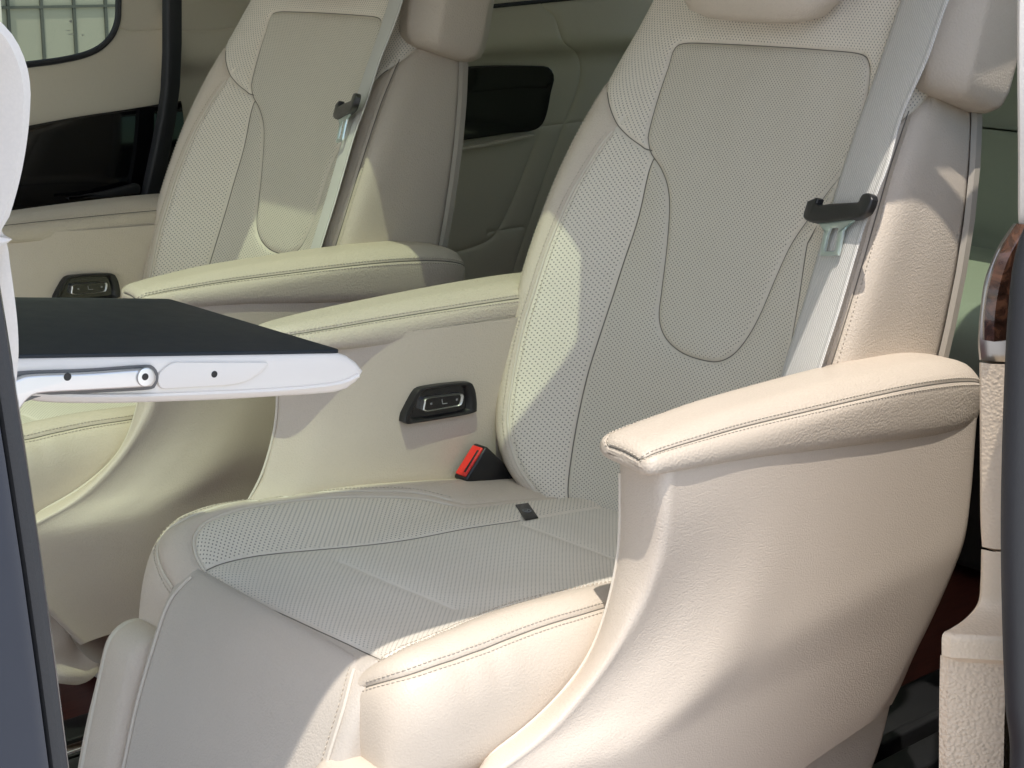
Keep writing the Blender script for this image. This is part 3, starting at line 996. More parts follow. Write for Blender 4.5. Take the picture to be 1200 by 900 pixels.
PADX = [-.343, -.337, -.322, -.295, -.25, -.18, -.09, .0, .08, .15, .20, .232, .247, .25]
PZT = [.646, .654, .6585, .661, .663, .665, .667, .668, .667, .663, .655, .643, .629, .62]
PZS = [.644, .643, .642, .641, .642, .643, .646, .649, .650, .645, .635, .624, .616, .612]
PZB = [.640, .635, .631, .628, .624, .618, .608, .598, .588, .580, .577, .579, .588, .60]
PYI = [.286, .268, .255, .246, .241, .240, .239, .240, .241, .243, .247, .256, .270, .288]
PYO = [.304, .316, .322, .327, .333, .338, .342, .343, .343, .342, .339, .331, .316, .300]


N_PADX = [-.3095, -.3085, -.305, -.298, -.28, -.25] + PADX[5:]
N_PZT = [.640, .6455, .651, .654, .657, .660] + PZT[5:]
N_PZS = [.638, .641, .643, .644, .644, .644] + PZS[5:]
N_PZB = [.634, .630, .628, .627, .626, .624] + PZB[5:]
N_PYI = [.268, .257, .251, .248, .245, .243] + PYI[5:]
N_PYO = [.318, .328, .333, .3355, .337, .3385] + [max(v, .340) for v in PYO[5:8]] + PYO[8:]


def pad_rings(sg, only=None):
    G = []
    tabs = (N_PADX, N_PZT, N_PZS, N_PZB, N_PYI, N_PYO) if sg < 0 else (PADX, PZT, PZS, PZB, PYI, PYO)
    for x, zt, zs, zb, yi, yo in zip(*tabs):
        w = yo - yi; c = (yi + yo) / 2
        ring = [(c, zt), (c + w * .22, zt - .0008), (c + w * .38, zs + (zt - zs) * .55), (c + w * .475, zs + (zt - zs) * .12), (c + w * .497, zs - .004), (c + w * .50, zs - (zs - zb) * .35), (c + w * .485, zs - (zs - zb) * .75), (c + w * .44, zb + .002),
                (c + w * .35, zb), (c, zb), (c - w * .35, zb), (c - w * .44, zb + .002), (c - w * .485, zs - (zs - zb) * .75), (c - w * .50, zs - (zs - zb) * .35), (c - w * .497, zs - .004), (c - w * .475, zs + (zt - zs) * .12), (c - w * .38, zs + (zt - zs) * .55), (c - w * .22, zt - .0008), (c, zt)]
        G.append(np.array([(x - (.16 * (y - .29) * min(1, max(0, (-.2 - x) / .06)) if sg < 0 else 0), sg * y, z) for y, z in ring]))
    return G


for sg in (-1, 1):
    arm = node_part('armrest', seat)
    S = Surf(shell_rows_near(), 60, 110) if sg < 0 else Surf(shell_rows(sg), 46, 90)
    if S.normal([[S.La * .25, S.Lb * .3]])[0][1] * sg < 0: S.flip = -1
    # lip line
    rowsS = S.P
    ob, sd = sheet(S, [], [('shell', (S.La / 2, S.Lb / 2), L_SHELL)], arm, step=.008)
    # lip piping: follow the front-most line
    lip = resample(LIP, 60)[3:52] + np.array([-.0004, 0, 0]) if sg < 0 else np.array([S.P[k][int(np.argmin(S.P[k][:, 0]))] for k in range(3, 33)])
    for _ in range(4): lip[1:-1] = (lip[:-2] + lip[1:-1] * 2 + lip[2:]) / 4
    mbl = MB().tube(resample(lip, 70) + np.array([.0002, -sg * .0005, 0]), .0017, 7)
    mbl.build('shell_piping', L_PIPE, arm)
    # pad
    PS = Surf(pad_rings(sg), 60, 70)
    if PS.normal([[PS.La * .02, PS.Lb * .5]])[0][2] < 0: PS.flip = -1
    # seam lies at a fixed share of the ring on both sides
    bq = .004 if sg < 0 else 0
    sl = np.array([(PS.La * .172, b) for b in np.linspace(bq, PS.Lb, 160)])
    sr = np.array([(PS.La * .828, b) for b in np.linspace(bq, PS.Lb, 160)])
    cross = [] if sg > 0 else [(np.array([(0, bq), (PS.La * .172, bq)]), .0018, .0025), (np.array([(PS.La * .828, bq), (PS.La, bq)]), .0018, .0025)]
    ob, pd = sheet(PS, [(sl, .0022, .003), (sr, .0022, .003)] + cross, [('pad_top', (.01, PS.Lb / 2), L_ARM), ('pad_top', (PS.La - .01, PS.Lb / 2), L_ARM), ('pad_side', (PS.La / 2, PS.Lb / 2), L_ARM)], arm, step=.006)
    lines(pd, arm, (), (sl, sr), (sl, sr), off=(.0036, -.0036))
    for c_ in cross:
        cc_ = np.stack([np.linspace(c_[0][0][0], c_[0][1][0], 30), np.full(30, bq)], -1)
        lines(pd, arm, (), (cc_,), (cc_,), off=(.0034,))
    # end caps
    MB().grid(np.array([PS.P[0][:-1], PS.P[0][:-1] * 0 + PS.P[0].mean(0)]), True).build('pad_end', L_ARM, arm)
    MB().grid(np.array([PS.P[-1][:-1] * 0 + PS.P[-1].mean(0), PS.P[-1][:-1]]), True).build('pad_end', L_ARM, arm)
    if sg == 1:
        # recline switch on the inner face
        def zz(pts): return [(450 + a / 4.5, 430 + b / 4.5) for a, b in pts]
        ol = np.array([onY(p, .235) for p in zz([(93, 288), (97, 255), (108, 228), (132, 178), (160, 128), (190, 106), (300, 86), (430, 76), (457, 92), (472, 140), (476, 212), (456, 238), (300, 268), (130, 295), (102, 294)])])
        ol = resample(np.vstack([ol, ol[:1]]), 60)[:-1]
        c0 = ol.mean(0)
        sw = MB()
        f = lambda O, s, dy: (O - c0) * np.array([s, 1, s]) + c0 + np.array([0, dy, 0])
        sw.grid(np.array([f(ol, 1, .006), f(ol, 1, -.004), f(ol, .985, -.0062), f(ol, .93, -.007), f(ol, .86, -.0062), f(ol, .80, -.003), f(ol, .76, .001)]), True, 0)
        sw.add(f(ol, .76, .001), [tuple(range(len(ol)))], 1)
        bl = np.array([onY(p, .235) for p in zz([(190, 222), (197, 185), (208, 162), (300, 148), (390, 138), (404, 146), (398, 182), (384, 198), (300, 214), (212, 229)])])
        bl = resample(np.vstack([bl, bl[:1]]), 50)[:-1]
        c0 = bl.mean(0)
        sw.grid(np.array([f(bl, 1, .001), f(bl, 1, -.006), f(bl, .97, -.0068), f(bl, .92, -.006), f(bl, .90, -.0045)]), True, 2)
        sw.add(f(bl, .90, -.0045), [tuple(range(len(bl)))], 1)
        for p in zz([(237, 190), (372, 168)]):
            c = onY(p, .235) + np.array([0, -.0045, 0]); sw.box(c, (.0032, .001, .0028), bevel=.0004, mi=3)
        L = [onY(p, .235) + np.array([0, -.005, 0]) for p in zz([(292, 165), (296, 190), (320, 187)])]
        sw.tube(L[:2], .0006, 6, 3); sw.tube(L[1:], .0006, 6, 3)
        GREYM2 = plain('switch_mark', (.25, .25, .25), .5)
        sw.build('recline_switch', [BLKPL, GLOSS, SILVER, GREYM2], arm)
# seat pedestal under the shells
pb = MB()
for sg in (-1, 1):
    O = np.array([(-.30, sg * .252, .26), (.19, sg * .252, .255), (.168, sg * .252, .165), (.10, sg * .252, .06), (.05, sg * .252, .005), (-.20, sg * .252, .005), (-.28, sg * .252, .12)])
    pb.plate(rounded(O, .03), (0, sg, 0), .03, .01)
pb.box((-.09, 0, .13), (.42, .50, .24), bevel=.02)
pb.build('pedestal', L_SHELL, seat)

# ---------------------------------------------------------------- headrest and wings
hr = node_part('headrest', seat)
G = []
for z, w, d in ((1.013, .02, .006), (1.0155, .068, .02), (1.024, .098, .032), (1.045, .117, .042), (1.08, .128, .05), (1.15, .13, .05), (1.20, .12, .042), (1.215, .08, .02)):
    cx = .185 + .22 * (z - 1.0)
    G.append([(cx + d * np.sign(math.sin(t)) * abs(math.sin(t))**.8, w * np.sign(math.cos(t)) * abs(math.cos(t))**.6, z) for t in np.linspace(0, 2 * math.pi, 41)[:-1]])
MB().grid(np.array(G), True, 0, True).build('pillow', L_SM, hr)
G = []
for z, s_, dx in ((.934, .50, -.012), (.937, .74, -.011), (.946, .93, -.008), (.962, 1.0, -.004), (.99, 1.03, .001), (1.05, 1.08, .013), (1.13, 1.10, .03), (1.2, 1.02, .045), (1.21, .9, .047)):
    cx, cy = .256 + dx, .243
    o = np.array([(-.068, .012), (-.030, .044), (.045, .047), (.076, .022), (.076, -.03), (.0, -.035), (-.06, -.02)]) * s_
    o = rounded(o, .006, 3)
    G.append([(cx + a, -(cy + b), z + (-.30 * a if z < .99 else -.30 * a * max(0, (1.05 - z) / .06))) for a, b in o])
MB().grid(np.array(G), True, 0, True).build('belt_housing', L_SM, seat)

# ---------------------------------------------------------------- belt
bp_ = node_part('seat_belt', seat)


def strap(name, L, R, nsub, thick=.0016, parent=bp_):
    L = resample(np.array(L), nsub); R = resample(np.array(R), nsub)
    nrm = np.cross(R - L, np.gradient(L, axis=0)); nrm /= np.linalg.norm(nrm, axis=1)[:, None]
    if (nrm @ -_f).mean() < 0: nrm = -nrm
    V = []; F = []; UV = []
    K = 16
    arc = np.concatenate([[0], np.cumsum(np.linalg.norm(np.diff(L, axis=0), axis=1))])
    for side in (1, -1):
        for i in range(nsub):
            for k in range(K + 1):
                t = k / K
                edge = 1 - (2 * t - 1)**8
                V.append(L[i] * (1 - t) + R[i] * t + nrm[i] * (side * thick * .5 * (.35 + .65 * edge) + .0025 * math.sin(math.pi * t)))
                UV.append((t * .05, arc[i]))
    o = nsub * (K + 1)
    for i in range(nsub - 1):
        for k in range(K):
            a = i * (K + 1) + k
            F.append((a, a + 1, a + K + 2, a + K + 1)); F.append((o + a + K + 1, o + a + K + 2, o + a + 1, o + a))
        a = i * (K + 1); F.append((a + K + 1, o + a + K + 1, o + a, a)); a += K; F.append((a, o + a, o + a + K + 1, a + K + 1))
    me = mesh_from(V, F, True, UV)
    return link(name, me, parent, WEB)


def pillar_x(z): return float(interp(z, [0, .72, .85, .92, 1.03, 1.3], [.012, -.0045, -.0115, -.0165, -.026, -.05]))


def bx(z): return interp(z, zc, xc)
# the webbing lies over the front of the near side bolster; y from the photo
bl_ = []; br_ = []
for pl, pr in (((1090, -80), (1150, -80)), ((1056, 0), (1112, 0)), ((1030, 75), (1088, 68)), ((1005, 145), (1058, 135)), ((985, 205), (1042, 192)), ((975, 240), (1026, 233))):
    hh = interp(pl[1], [-100, 0, 130, 240], [.10, .075, .070, .085])
    c = .205 + .0 * hh
    # plane roughly parallel to the backrest, standing off the bolster
    n = (1, .0, -.30)
    off = interp(pl[1], [-100, 0, 130, 240], [-.125, -.128, -.137, -.152])
    n2 = np.array((1, -.5, -.30)); o2 = n2 @ on((pl[0] + pr[0]) / 2, (pl[1] + pr[1]) / 2, n, off)
    bl_.append(on(*pl, n2, o2)); br_.append(on(*pr, n2, o2))
strap('webbing', bl_, br_, 24)
l2 = []; r2 = []
for pl, pr in (((975, 240), (1026, 233)), ((966, 270), (1014, 264)), ((952, 320), (999, 314)), ((937, 370), (984, 365)), ((921, 420), (968, 414)), ((910, 460), (955, 455))):
    n = (1, 0, -.30); off = interp(pl[1], [240, 300, 420, 470], [-.153, -.156, -.166, -.170])
    n2 = np.array((1, -.5, -.30)); o2 = n2 @ on((pl[0] + pr[0]) / 2, (pl[1] + pr[1]) / 2, n, off)
    l2.append(on(*pl, n2, o2)); r2.append(on(*pr, n2, o2))
strap('webbing', l2, r2, 20)
# guide and tongue
g2 = np.array((1, -.5, -.30)); go2 = g2 @ on(995, 250, (1, 0, -.30), -.153); gn = g2 / np.linalg.norm(g2)


def gp(px, py, lift=0):
    return on(px, py, g2, go2) - gn * lift


def z4(pts): return [(940 + a / 7.5, 210 + b / 7.5) for a, b in pts]
go = np.array([gp(*p, .007) for p in z4([(150, 215), (238, 186), (232, 250), (350, 240), (588, 226), (605, 205), (640, 155), (690, 150), (718, 190), (705, 250), (660, 330), (560, 375), (420, 390), (250, 410), (160, 400), (110, 365), (125, 290)])])
gd = MB().plate(resample(np.vstack([go, go[:1]]), 70)[:-1], -gn, .009, .003)
gd.build('belt_guide', BLKPL, bp_)
oo = np.array([gp(*p, .011) for p in z4([(222, 398), (300, 400), (520, 376), (525, 392), (470, 425), (448, 460), (405, 670), (388, 690), (250, 692), (236, 672), (272, 470), (262, 430)])])
ii = np.array([gp(*p, .011) for p in z4([(330, 452), (396, 448), (392, 500), (372, 640), (360, 652), (286, 655), (278, 645), (305, 520)])])
ringO = resample(np.vstack([oo, oo[:1]]), 65)[:-1]; 
cI = ii.mean(0)
# match the hole ring to the outer ring by angle so the plate has a real slot
ii_d = resample(np.vstack([ii, ii[:1]]), 400)[:-1]
ex = _R; ey = _U
ang = lambda P: np.arctan2((P - cI) @ ey, (P - cI) @ ex)
ai = ang(ii_d)
ringI = np.array([ii_d[np.argmin(np.abs(np.angle(np.exp(1j * (ai - a)))))] for a in ang(ringO)])
inw = lambda a, b, k: a + (b - a) * k
tg = MB().grid(np.array([ringO + gn * .0014, ringO - gn * .0008, inw(ringO, ringI, .16) - gn * .0016, inw(ringO, ringI, .84) - gn * .0016, ringI - gn * .0008, ringI + gn * .0014, ringO + gn * .0014]), True)
tg.build('belt_tongue', TONGUE, bp_)
# buckle
bkp = node_part('belt_buckle', seat)
ax = Vector((-.72, .0, .69)).normalized(); lat = Vector((-.05, 1, 0)).normalized(); lat = (lat - ax * lat.dot(ax)).normalized(); up = ax.cross(lat)
Rm = Matrix((ax, lat, up)).transposed()
cb = Vector(onY((551, 541), .215))
bb = MB().box(cb - ax * .045, (.092, .026, .054), Rm, .004)
bb.build('buckle_body', BLKPL, bkp)
rb = MB().box(cb + ax * .0012, (.005, .019, .044), Rm, .0015)
rb.build('release_button', RED, bkp)
MB().box(cb + ax * .0034 + lat * -.0055, (.002, .0035, .034), Rm, .0008).build('tongue_slot', BLKPL, bkp)
MB().box(cb - ax * .062 - lat * .0135, (.0012, .001, .040), Rm, .0004).build('moulding_line', plain('grey_plastic', (.05, .05, .052), .5), bkp)

# ---------------------------------------------------------------- the second seat of the row
seat2 = copy_tree(seat)
seat2.location = (-.032, .888, 0)
c2 = [c for c in seat2.children if c.name.startswith('calf_rest')][0]
piv = Vector((-.50, 0, .40)); rot_ = Matrix.Rotation(math.radians(-38), 4, 'Y')
c2.matrix_local = Matrix.Translation(piv + Vector((.0, 0, .035))) @ rot_ @ Matrix.Translation(-piv)
for c in c2.children:
    if c.name.startswith('side_pad'):      # slack, crinkled leather of the lowered rest
        c.data = c.data.copy()
        for v in c.data.vertices:
            p = v.co; v.co = p + v.normal * .0035 * math.sin(90 * p.z + 2.5 * math.sin(60 * p.x) + 1.5 * math.sin(75 * p.y)) * (.6 + .4 * math.sin(23 * p.z))
        c.data.update()
b2 = [c for c in seat2.children if c.name.startswith('seat_belt')][0]
for c in b2.children:
    if c.name.startswith(('belt_guide', 'belt_tongue')): c.location = (.013, .006, .034)
seat2['label'] = 'farther beige leather captain\'s seat, across the aisle beside the wall with the window'

# ================================================================== FOLDING TABLE
tb = empty('folding_table', (-.72, 0, .70), 'white fold-out tray table with a dark top, held by a hinge arm at the left', 'table')
def rel(P, o): return np.asarray(P, float) - np.array(o.location)
sl_ = .143
def tz(x): return .7385 + sl_ * (-.516 - x)
yn, yf = -.13, .15
# body : side profile in x-z, tapered tip
def prof_at(y, s):
    pts = [(-1.02, tz(-1.02) + .0), (-.80, tz(-.80)), (-.60, tz(-.60)), (-.530, tz(-.530)), (-.512, tz(-.512) - .001), (-.494, .724), (-.489, .7165), (-.495, .7085), (-.511, .7015), (-.536, .7025), (-.582, .708), (-.635, .7145), (-.694, .7228), (-.75, .7315), (-.802, .7415), (-.845, .753), (-1.02, .785)]
    return np.array([(x, y, z) for x, z in pts])
body = MB()
rs = []
pf = prof_at(0, 1)[:, [0, 2]]
cen_ = np.array([-.75, .735])
def inset_prof(d):
    P = resample(np.vstack([pf, pf[:1]]), 90)[:-1]
    T = np.roll(P, -1, 0) - np.roll(P, 1, 0); T /= np.linalg.norm(T, axis=1)[:, None]
    N = np.stack([T[:, 1], -T[:, 0]], -1)
    return P + N * d
for y, d in ((yn, .007), (yn + .001, .0035), (yn + .003, .001), (yn + .006, 0), (yf - .006, 0), (yf - .003, .001), (yf, .004)):
    P = inset_prof(d); rs.append([(a - .036 * (y - yn) / (yf - yn) * min(1, max(0, (a + .70) / .15)), y, b) for a, b in P])
G = np.array(rs)
area = 0
body.grid(rel(G, tb), True, 0, True)
body.build('tray', WHITEP, tb)
# dark top, 3 mm proud
top = MB()
O = np.array([(-1.0, yn + .004, tz(-1.0)), (-.514, yn + .003, tz(-.514)), (-.536, yf - .004, tz(-.536)), (-1.0, yf - .004, tz(-1.0))])
top.plate(rel(rounded(O, .008), tb) + np.array([0, 0, -.0005]), (sl_, 0, 1), .0032, .0015)
top.build('table_top', TABLE, tb)
# side details on the near face
yf0 = yn - .0005
dt = MB()
rp = np.array([onY(p, yf0) for p in ((200, 424), (316, 424), (306, 436), (288, 447), (270, 451), (186, 456), (182, 440))])
dt.plate(rel(rounded(rp, .006), tb), (0, -1, 0), .0022, .0012)
dt.build('recessed_panel', WHITEP, tb)
pp = np.array([onY(p, yf0 - .0005) for p in ((22, 461), (80, 464), (160, 464), (250, 461), (330, 457), (395, 450), (420, 440))])
MB().tube(rel(smooth_poly(pp, .006), tb), .0022, 7).build('edge_bead', WHITEP, tb)
ha = MB()
arml = np.array([onY(p, yf0 - .004) for p in ((-30, 530), (-20, 480), (5, 450), (18, 443), (35, 438.5), (100, 436), (168, 431.5), (177, 435), (179.5, 442), (176, 449), (168, 452), (100, 456), (48, 459), (33, 463), (22, 475), (10, 500), (0, 540))])
arml = resample(np.vstack([arml, arml[:1]]), 110)[:-1]
ha.plate(rel(arml, tb), (0, -1, 0), .006, .0018)
hobj = ha.build('hinge_arm', plain('satin_aluminium', (.80, .78, .76), .36, metal=.75), tb)
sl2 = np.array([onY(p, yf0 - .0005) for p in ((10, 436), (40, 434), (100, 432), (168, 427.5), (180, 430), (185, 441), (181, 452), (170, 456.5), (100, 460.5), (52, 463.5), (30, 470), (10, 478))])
MB().plate(rel(resample(np.vstack([sl2, sl2[:1]]), 90)[:-1], tb), (0, -1, 0), .0018, .0006).build('hinge_shadow_gap', plain('shadow_gap_grey', (.16, .155, .15), .5), tb)  # dark plate paints the shadow gap around the hinge arm
def disc(mb, px, py, y, r, h, mi=0):
    c = rel(onY((px, py), y), tb)
    ring = [(c[0] + r * math.cos(t), c[1], c[2] + r * math.sin(t)) for t in np.linspace(0, 2 * math.pi, 25)[:-1]]
    mb.plate(np.array(ring), (0, -1, 0), h, min(h * .4, .001), mi)
sc = MB(); disc(sc, 170, 441.5, yf0 - .010, .0082, .0022, 0); disc(sc, 170, 441.5, yf0 - .0121, .0030, .0006, 1)
sc.build('pivot_screw', [SILVER, BLKPL], tb)
for hx, hy, yy, hr_ in ((79, 441.5, yf0 - .0098, .0033), (251, 438.5, yf0 - .002, .0030)):
    hl = MB(); disc(hl, hx, hy, yy, hr_, .0006, 0); hl.build('screw_hole', BLKPL, tb)

# ================================================================== FRONT SEAT (white back at the left edge)
fs = empty('front_seat', (-1.05, 0, 0), 'white front seat with rounded back, cut off by the left edge above the tray table', 'seat')
def fseat(name, px, m, y0, y1, parent, x_front=-1.15):
    rear = smooth_poly(np.array([onY(p, y0)[[0, 2]] for p in px]), .012)
    rows = []
    n = len(rear)
    for y, d in ((y0 + .028, .03), (y0 + .012, .012), (y0 + .003, .004), (y0, 0.0), (y0 + .01, -.004), (y0 + .06, -.010), ((y0 + y1) / 2, -.014), (y1 - .05, -.008), (y1 - .01, .006), (y1, .03)):
        r = []
        for i, (x, z) in enumerate(rear):
            r.append((x - d, y, z - d * .3))
        rows.append(np.array([(x_front, y, rear[0][1] + .05)] + r + [(x_front, y, rear[-1][1] - .02)]))
    S = Surf(rows, 40, 60)
    if S.normal([[S.La / 2, S.Lb / 2]])[0][0] < 0: S.flip = -1
    mb = MB(); A, B = np.meshgrid(np.linspace(0, S.La, 90), np.linspace(0, S.Lb, 50), indexing='ij')
    P = S.ev(np.stack([A.ravel(), B.ravel()], -1)).reshape(90, 50, 3)
    o = MB().grid(rel(P, fs)).build(name, m, parent)
    return S
S1 = fseat('seat_back', [(-70, -60), (-25, 5), (5, 34), (22, 58), (33, 92), (34.5, 120), (31, 165), (22, 215), (8, 262), (-4, 282), (-20, 296)], WHITEL, -.26, .22, fs)
S2 = fseat('back_cover', [(-40, 250), (-8, 262), (5, 284), (9, 310), (14, 345), (18, 380), (19.5, 410), (18, 440), (8, 500), (-10, 580), (-30, 700)], WHITEL, -.245, .2, fs)
for S, lo in ((S1, .12), ):
    pts = np.array([(S.La * t, S.Lb * .16) for t in np.linspace(.05, .72, 80)])
    P, N = S.ev(pts), S.normal(pts)
    MB().tube(rel(P + N * .0005, fs), .0018, 6).build('piping', WHITEP, fs)

# ================================================================== REAR BENCH
rb_ = empty('rear_bench', (1.1, .3, 0), 'shaded rear bench seat in the gap beside the wood-trimmed door panel at the right', 'seat')
def slabgrid(rowsz, y0, y1, x_back, parent, name, m, o):
    G = []
    for y, d in ((y0, .05), (y0 + .008, .018), (y0 + .03, .003), (y0 + .08, 0), (y1 - .08, 0), (y1 - .03, .003), (y1 - .008, .018), (y1, .05)):
        G.append(np.array([(x_back, y, rowsz[0][1])] + [(x + d, y, z) for x, z in rowsz] + [(x_back, y, rowsz[-1][1])]))
    S = Surf(G, 30, 60)
    if S.normal([[S.La / 2, S.Lb / 2]])[0][0] > 0: S.flip = -1
    A, B = np.meshgrid(np.linspace(0, S.La, 80), np.linspace(0, S.Lb, 50), indexing='ij')
    MB().grid(rel(S.ev(np.stack([A.ravel(), B.ravel()], -1)).reshape(80, 50, 3), o)).build(name, m, parent)
L_BENCH_DIM = leather('dim_bench_leather', (.40, .42, .36), .5, 420, .12, vary=.03, wrinkle=.1)  # beige leather with the dim green cabin light mixed into its colour
for y0, y1 in ((-.42, .118), (.122, .66), (.664, 1.20)):
    slabgrid([(1.72, 1.10), (1.68, 1.09), (1.64, 1.02), (1.59, .90), (1.56, .80), (1.545, .756), (1.545, .752)], y0, y1, 1.8, rb_, 'backrest', L_BENCH_DIM, rb_)
    slabgrid([(1.545, .746), (1.53, .74), (1.515, .68), (1.50, .60), (1.50, .54), (1.52, .48)], y0, y1, 1.7, rb_, 'lumbar_cushion', L_BENCH_DIM, rb_)
    slabgrid([(1.55, .51), (1.48, .516), (1.30, .52), (1.10, .518), (1.02, .505), (.99, .46), (1.0, .38), (1.04, .33)], y0, y1, 1.5, rb_, 'seat_cushion', L_BENCH_DIM, rb_)
MB().box(rel((1.30, .40, .17), rb_), (.45, 1.5, .30), bevel=.02).build('bench_base', CARPET, rb_)

# ================================================================== VAN
van = empty('van', (0, .44, 0), 'van body with beige wall lining, black gloss inlays, navy door pillar and wood trim', 'van')
VO = van
VL = lambda P: rel(P, van)
# far wall, front part with window: flat panel with the measured outlines
yw = 1.45
rows = []
for z in np.linspace(0, 1.3, 14):
    yy = yw + interp(z, [0, .5, .75, .8, .86, .95, 1.3], [-.03, -.03, -.02, -.012, -.004, .0, -.03])
    rows.append(np.array([(x, yy, z) for x in np.linspace(-1.6, .235, 8)]))
WS = Surf(rows, 40, 20)
if WS.normal([[WS.La / 2, WS.Lb / 2]])[0][1] > 0: WS.flip = -1
wt = WS.trace
win = wt([(-260, 100), (-100, 91), (30, 76), (80, 69), (110, 60), (128, 46), (137, 28), (139, 5), (139, -60), (136, -160)])
win = np.concatenate([[[WS.ev(win[:1])[0][0] * 0, win[0][1] - .01]], win, [[win[-1][0], WS.Lb]]])
blk_t = wt([(-300, 210), (-100, 172), (30, 148), (90, 137), (150, 128), (186, 122)])
blk_t = np.concatenate([[[0, blk_t[0][1] - .05]], blk_t, [[WS.La, blk_t[-1][1] + .004]]])
bz = wt([(30, 262), (100, 248), (175, 234)])[:, 1].mean()
blk_b = np.array([(0, bz), (WS.La, bz)])
pil = wt([(139, 32), (150, 35), (165, 36), (190, 34)]); pil = np.concatenate([[[win[:, 0].max() - .02, pil[0][1] + .004]], pil, [[WS.La, pil[-1][1]]]]); 
trim = node_part('side_trim', van)
wo, wd = sheet(WS, [(win, .004, .004), (blk_t, .003, .003), (blk_b, .003, .003), (pil, .003, .003)],
      [('window_frame', wt([(100, 100), (108, 100), (116, 100)])[0], L_TRIM), ('window_glass', np.array([WS.La * .4, WS.Lb * .8]), GLASS), ('gloss_inlay', wt([(90, 190), (98, 190), (106, 190)])[0], GLOSS),
       ('lower_panel', np.array([WS.La * .5, .1]), L_TRIM), ('pillar_cover', np.array([WS.La - .03, WS.Lb - .05]), L_TRIM)], trim, step=.02)
P, N = wd(win[1:-1]); MB().tube(VL(P + N * .003), .006, 8).build('window_seal', RUBBER, trim)
for lst in wo.values():
    for o in lst: o.location = (-van.location[0], -van.location[1], -van.location[2])
# silver ledge at the foot of the inlay
ld = np.array([onY(p, yw - .045) for p in ((75, 232), (120, 224), (158, 214), (162, 217), (161, 226), (120, 231))])
MB().plate(VL(rounded(ld, .004)), (0, -1, 0), .012, .003).build('ledge_strip', RUBBER, trim)
# small etched maker's marks on the glass
gm = MB()
for a, b, w, h in ((83, 25, 5, 7), (80, 36, 9, 2), (83, 40, 13, 2), (97, 41, 3, 4)):
    c = onY((a, b), yw - .006); gm.box(VL(c), (w * .0009, .0006, h * .0006))
gm.build('glass_mark', plain('etched_mark', (.34, .36, .32), .7), trim, False)
# dark belt-coloured strip between the two wall sections
stp = np.array([onY(p, yw - .05) for p in ((189, -60), (190, 0), (190, 60), (188, 105), (184, 135), (175, 180), (163, 236), (181, 240), (192, 190), (201, 140), (206, 100), (208, 50), (208, 0), (208, -60))])
MB().plate(VL(stp), (0, -1, 0), .02, .006).build('pillar_strip', RUBBER, trim)

# far wall, rear part
rows = []
prof = [(0, 1.40), (.15, 1.42), (.35, 1.43), (.55, 1.437), (.70, 1.44), (.80, 1.44), (.838, 1.439), (.850, 1.428), (.862, 1.412), (.880, 1.403), (.91, 1.412), (.94, 1.428), (.962, 1.442), (.972, 1.452), (1.0, 1.455), (1.1, 1.44), (1.2, 1.40), (1.3, 1.34)]
for z, y in prof: rows.append(np.array([(x, y, z) for x in np.linspace(.20, 2.3, 10)]))
RS = Surf(rows, 60, 24)
if RS.normal([[RS.La / 2, RS.Lb / 2]])[0][1] > 0: RS.flip = -1
rt = RS.trace
vs = rt([(630, -20), (636, 5), (650, 18), (657, 38), (663, 52), (678, 66), (681, 85), (676, 110), (664, 140), (650, 178), (635, 220), (620, 265), (608, 300), (598, 335)])
vs = np.concatenate([[[vs[0][0] - .02, RS.Lb]], vs, [[vs[-1][0] - .1, 0]]])
hs = rt([(520, 200), (560, 190), (600, 170), (628, 153), (650, 146), (690, 142), (740, 136)]) if False else rt([(500, 175), (560, 163), (625, 150), (655, 146), (700, 141), (760, 133)])
pk = rt([(632, 158), (627, 170), (610, 215), (595, 250), (583, 272), (570, 284), (545, 293), (520, 298), (470, 305)])
ws2 = rt([(480, 18), (560, 9), (620, 3), (690, -4), (760, -10), (830, -18)])
ws2 = np.concatenate([[[ws2[0][0], RS.Lb]], ws2, [[RS.La, ws2[-1][1]]]])
sm1 = rt([(200, 34), (235, 36), (285, 30), (330, 25)]); 
low = rt([(575, 272), (600, 268), (612, 266)])
trim2 = node_part('rear_side_trim', van)
ro, rd = sheet(RS, [(vs, .004, .004), (hs, .003, .003), (pk, .005, .005), (ws2, .004, .004), (sm1, .003, .003), (low, .004, .004)],
      [('quarter_panel', rt([(600, 40), (608, 40), (616, 40)])[0], L_TRIM), ('corner_panel', rt([(720, 60), (728, 60), (736, 60)])[0], L_TRIM), ('quarter_glass', np.array([RS.La * .5, RS.Lb - .06]), DKGLASS)], trim2, step=.016)
for lst in ro.values():
    for o in lst: o.location = (-van.location[0], -van.location[1], -van.location[2])
P, N = rd(ws2[1:]); MB().tube(VL(P + N * .003), .005, 8).build('window_seal', RUBBER, trim2)
gl = np.array([onY(p, 1.432) for p in ((500, 84), (560, 77), (630, 77), (643, 80), (648, 90), (645, 105), (632, 148), (590, 157), (530, 166), (490, 173))])
MB().plate(VL(resample(np.vstack([gl, gl[:1]]), 80)[:-1]), (0, -1, 0), .006, .003).build('gloss_inlay', GLOSS, trim2)
cs = np.array([onY(p, 1.43) for p in ((500, 176), (540, 172), (590, 163), (623, 157), (624, 160), (590, 168), (540, 177), (500, 182))])
MB().plate(VL(cs), (0, -1, 0), .008, .003).build('inlay_strip', L_PIPE, trim2)

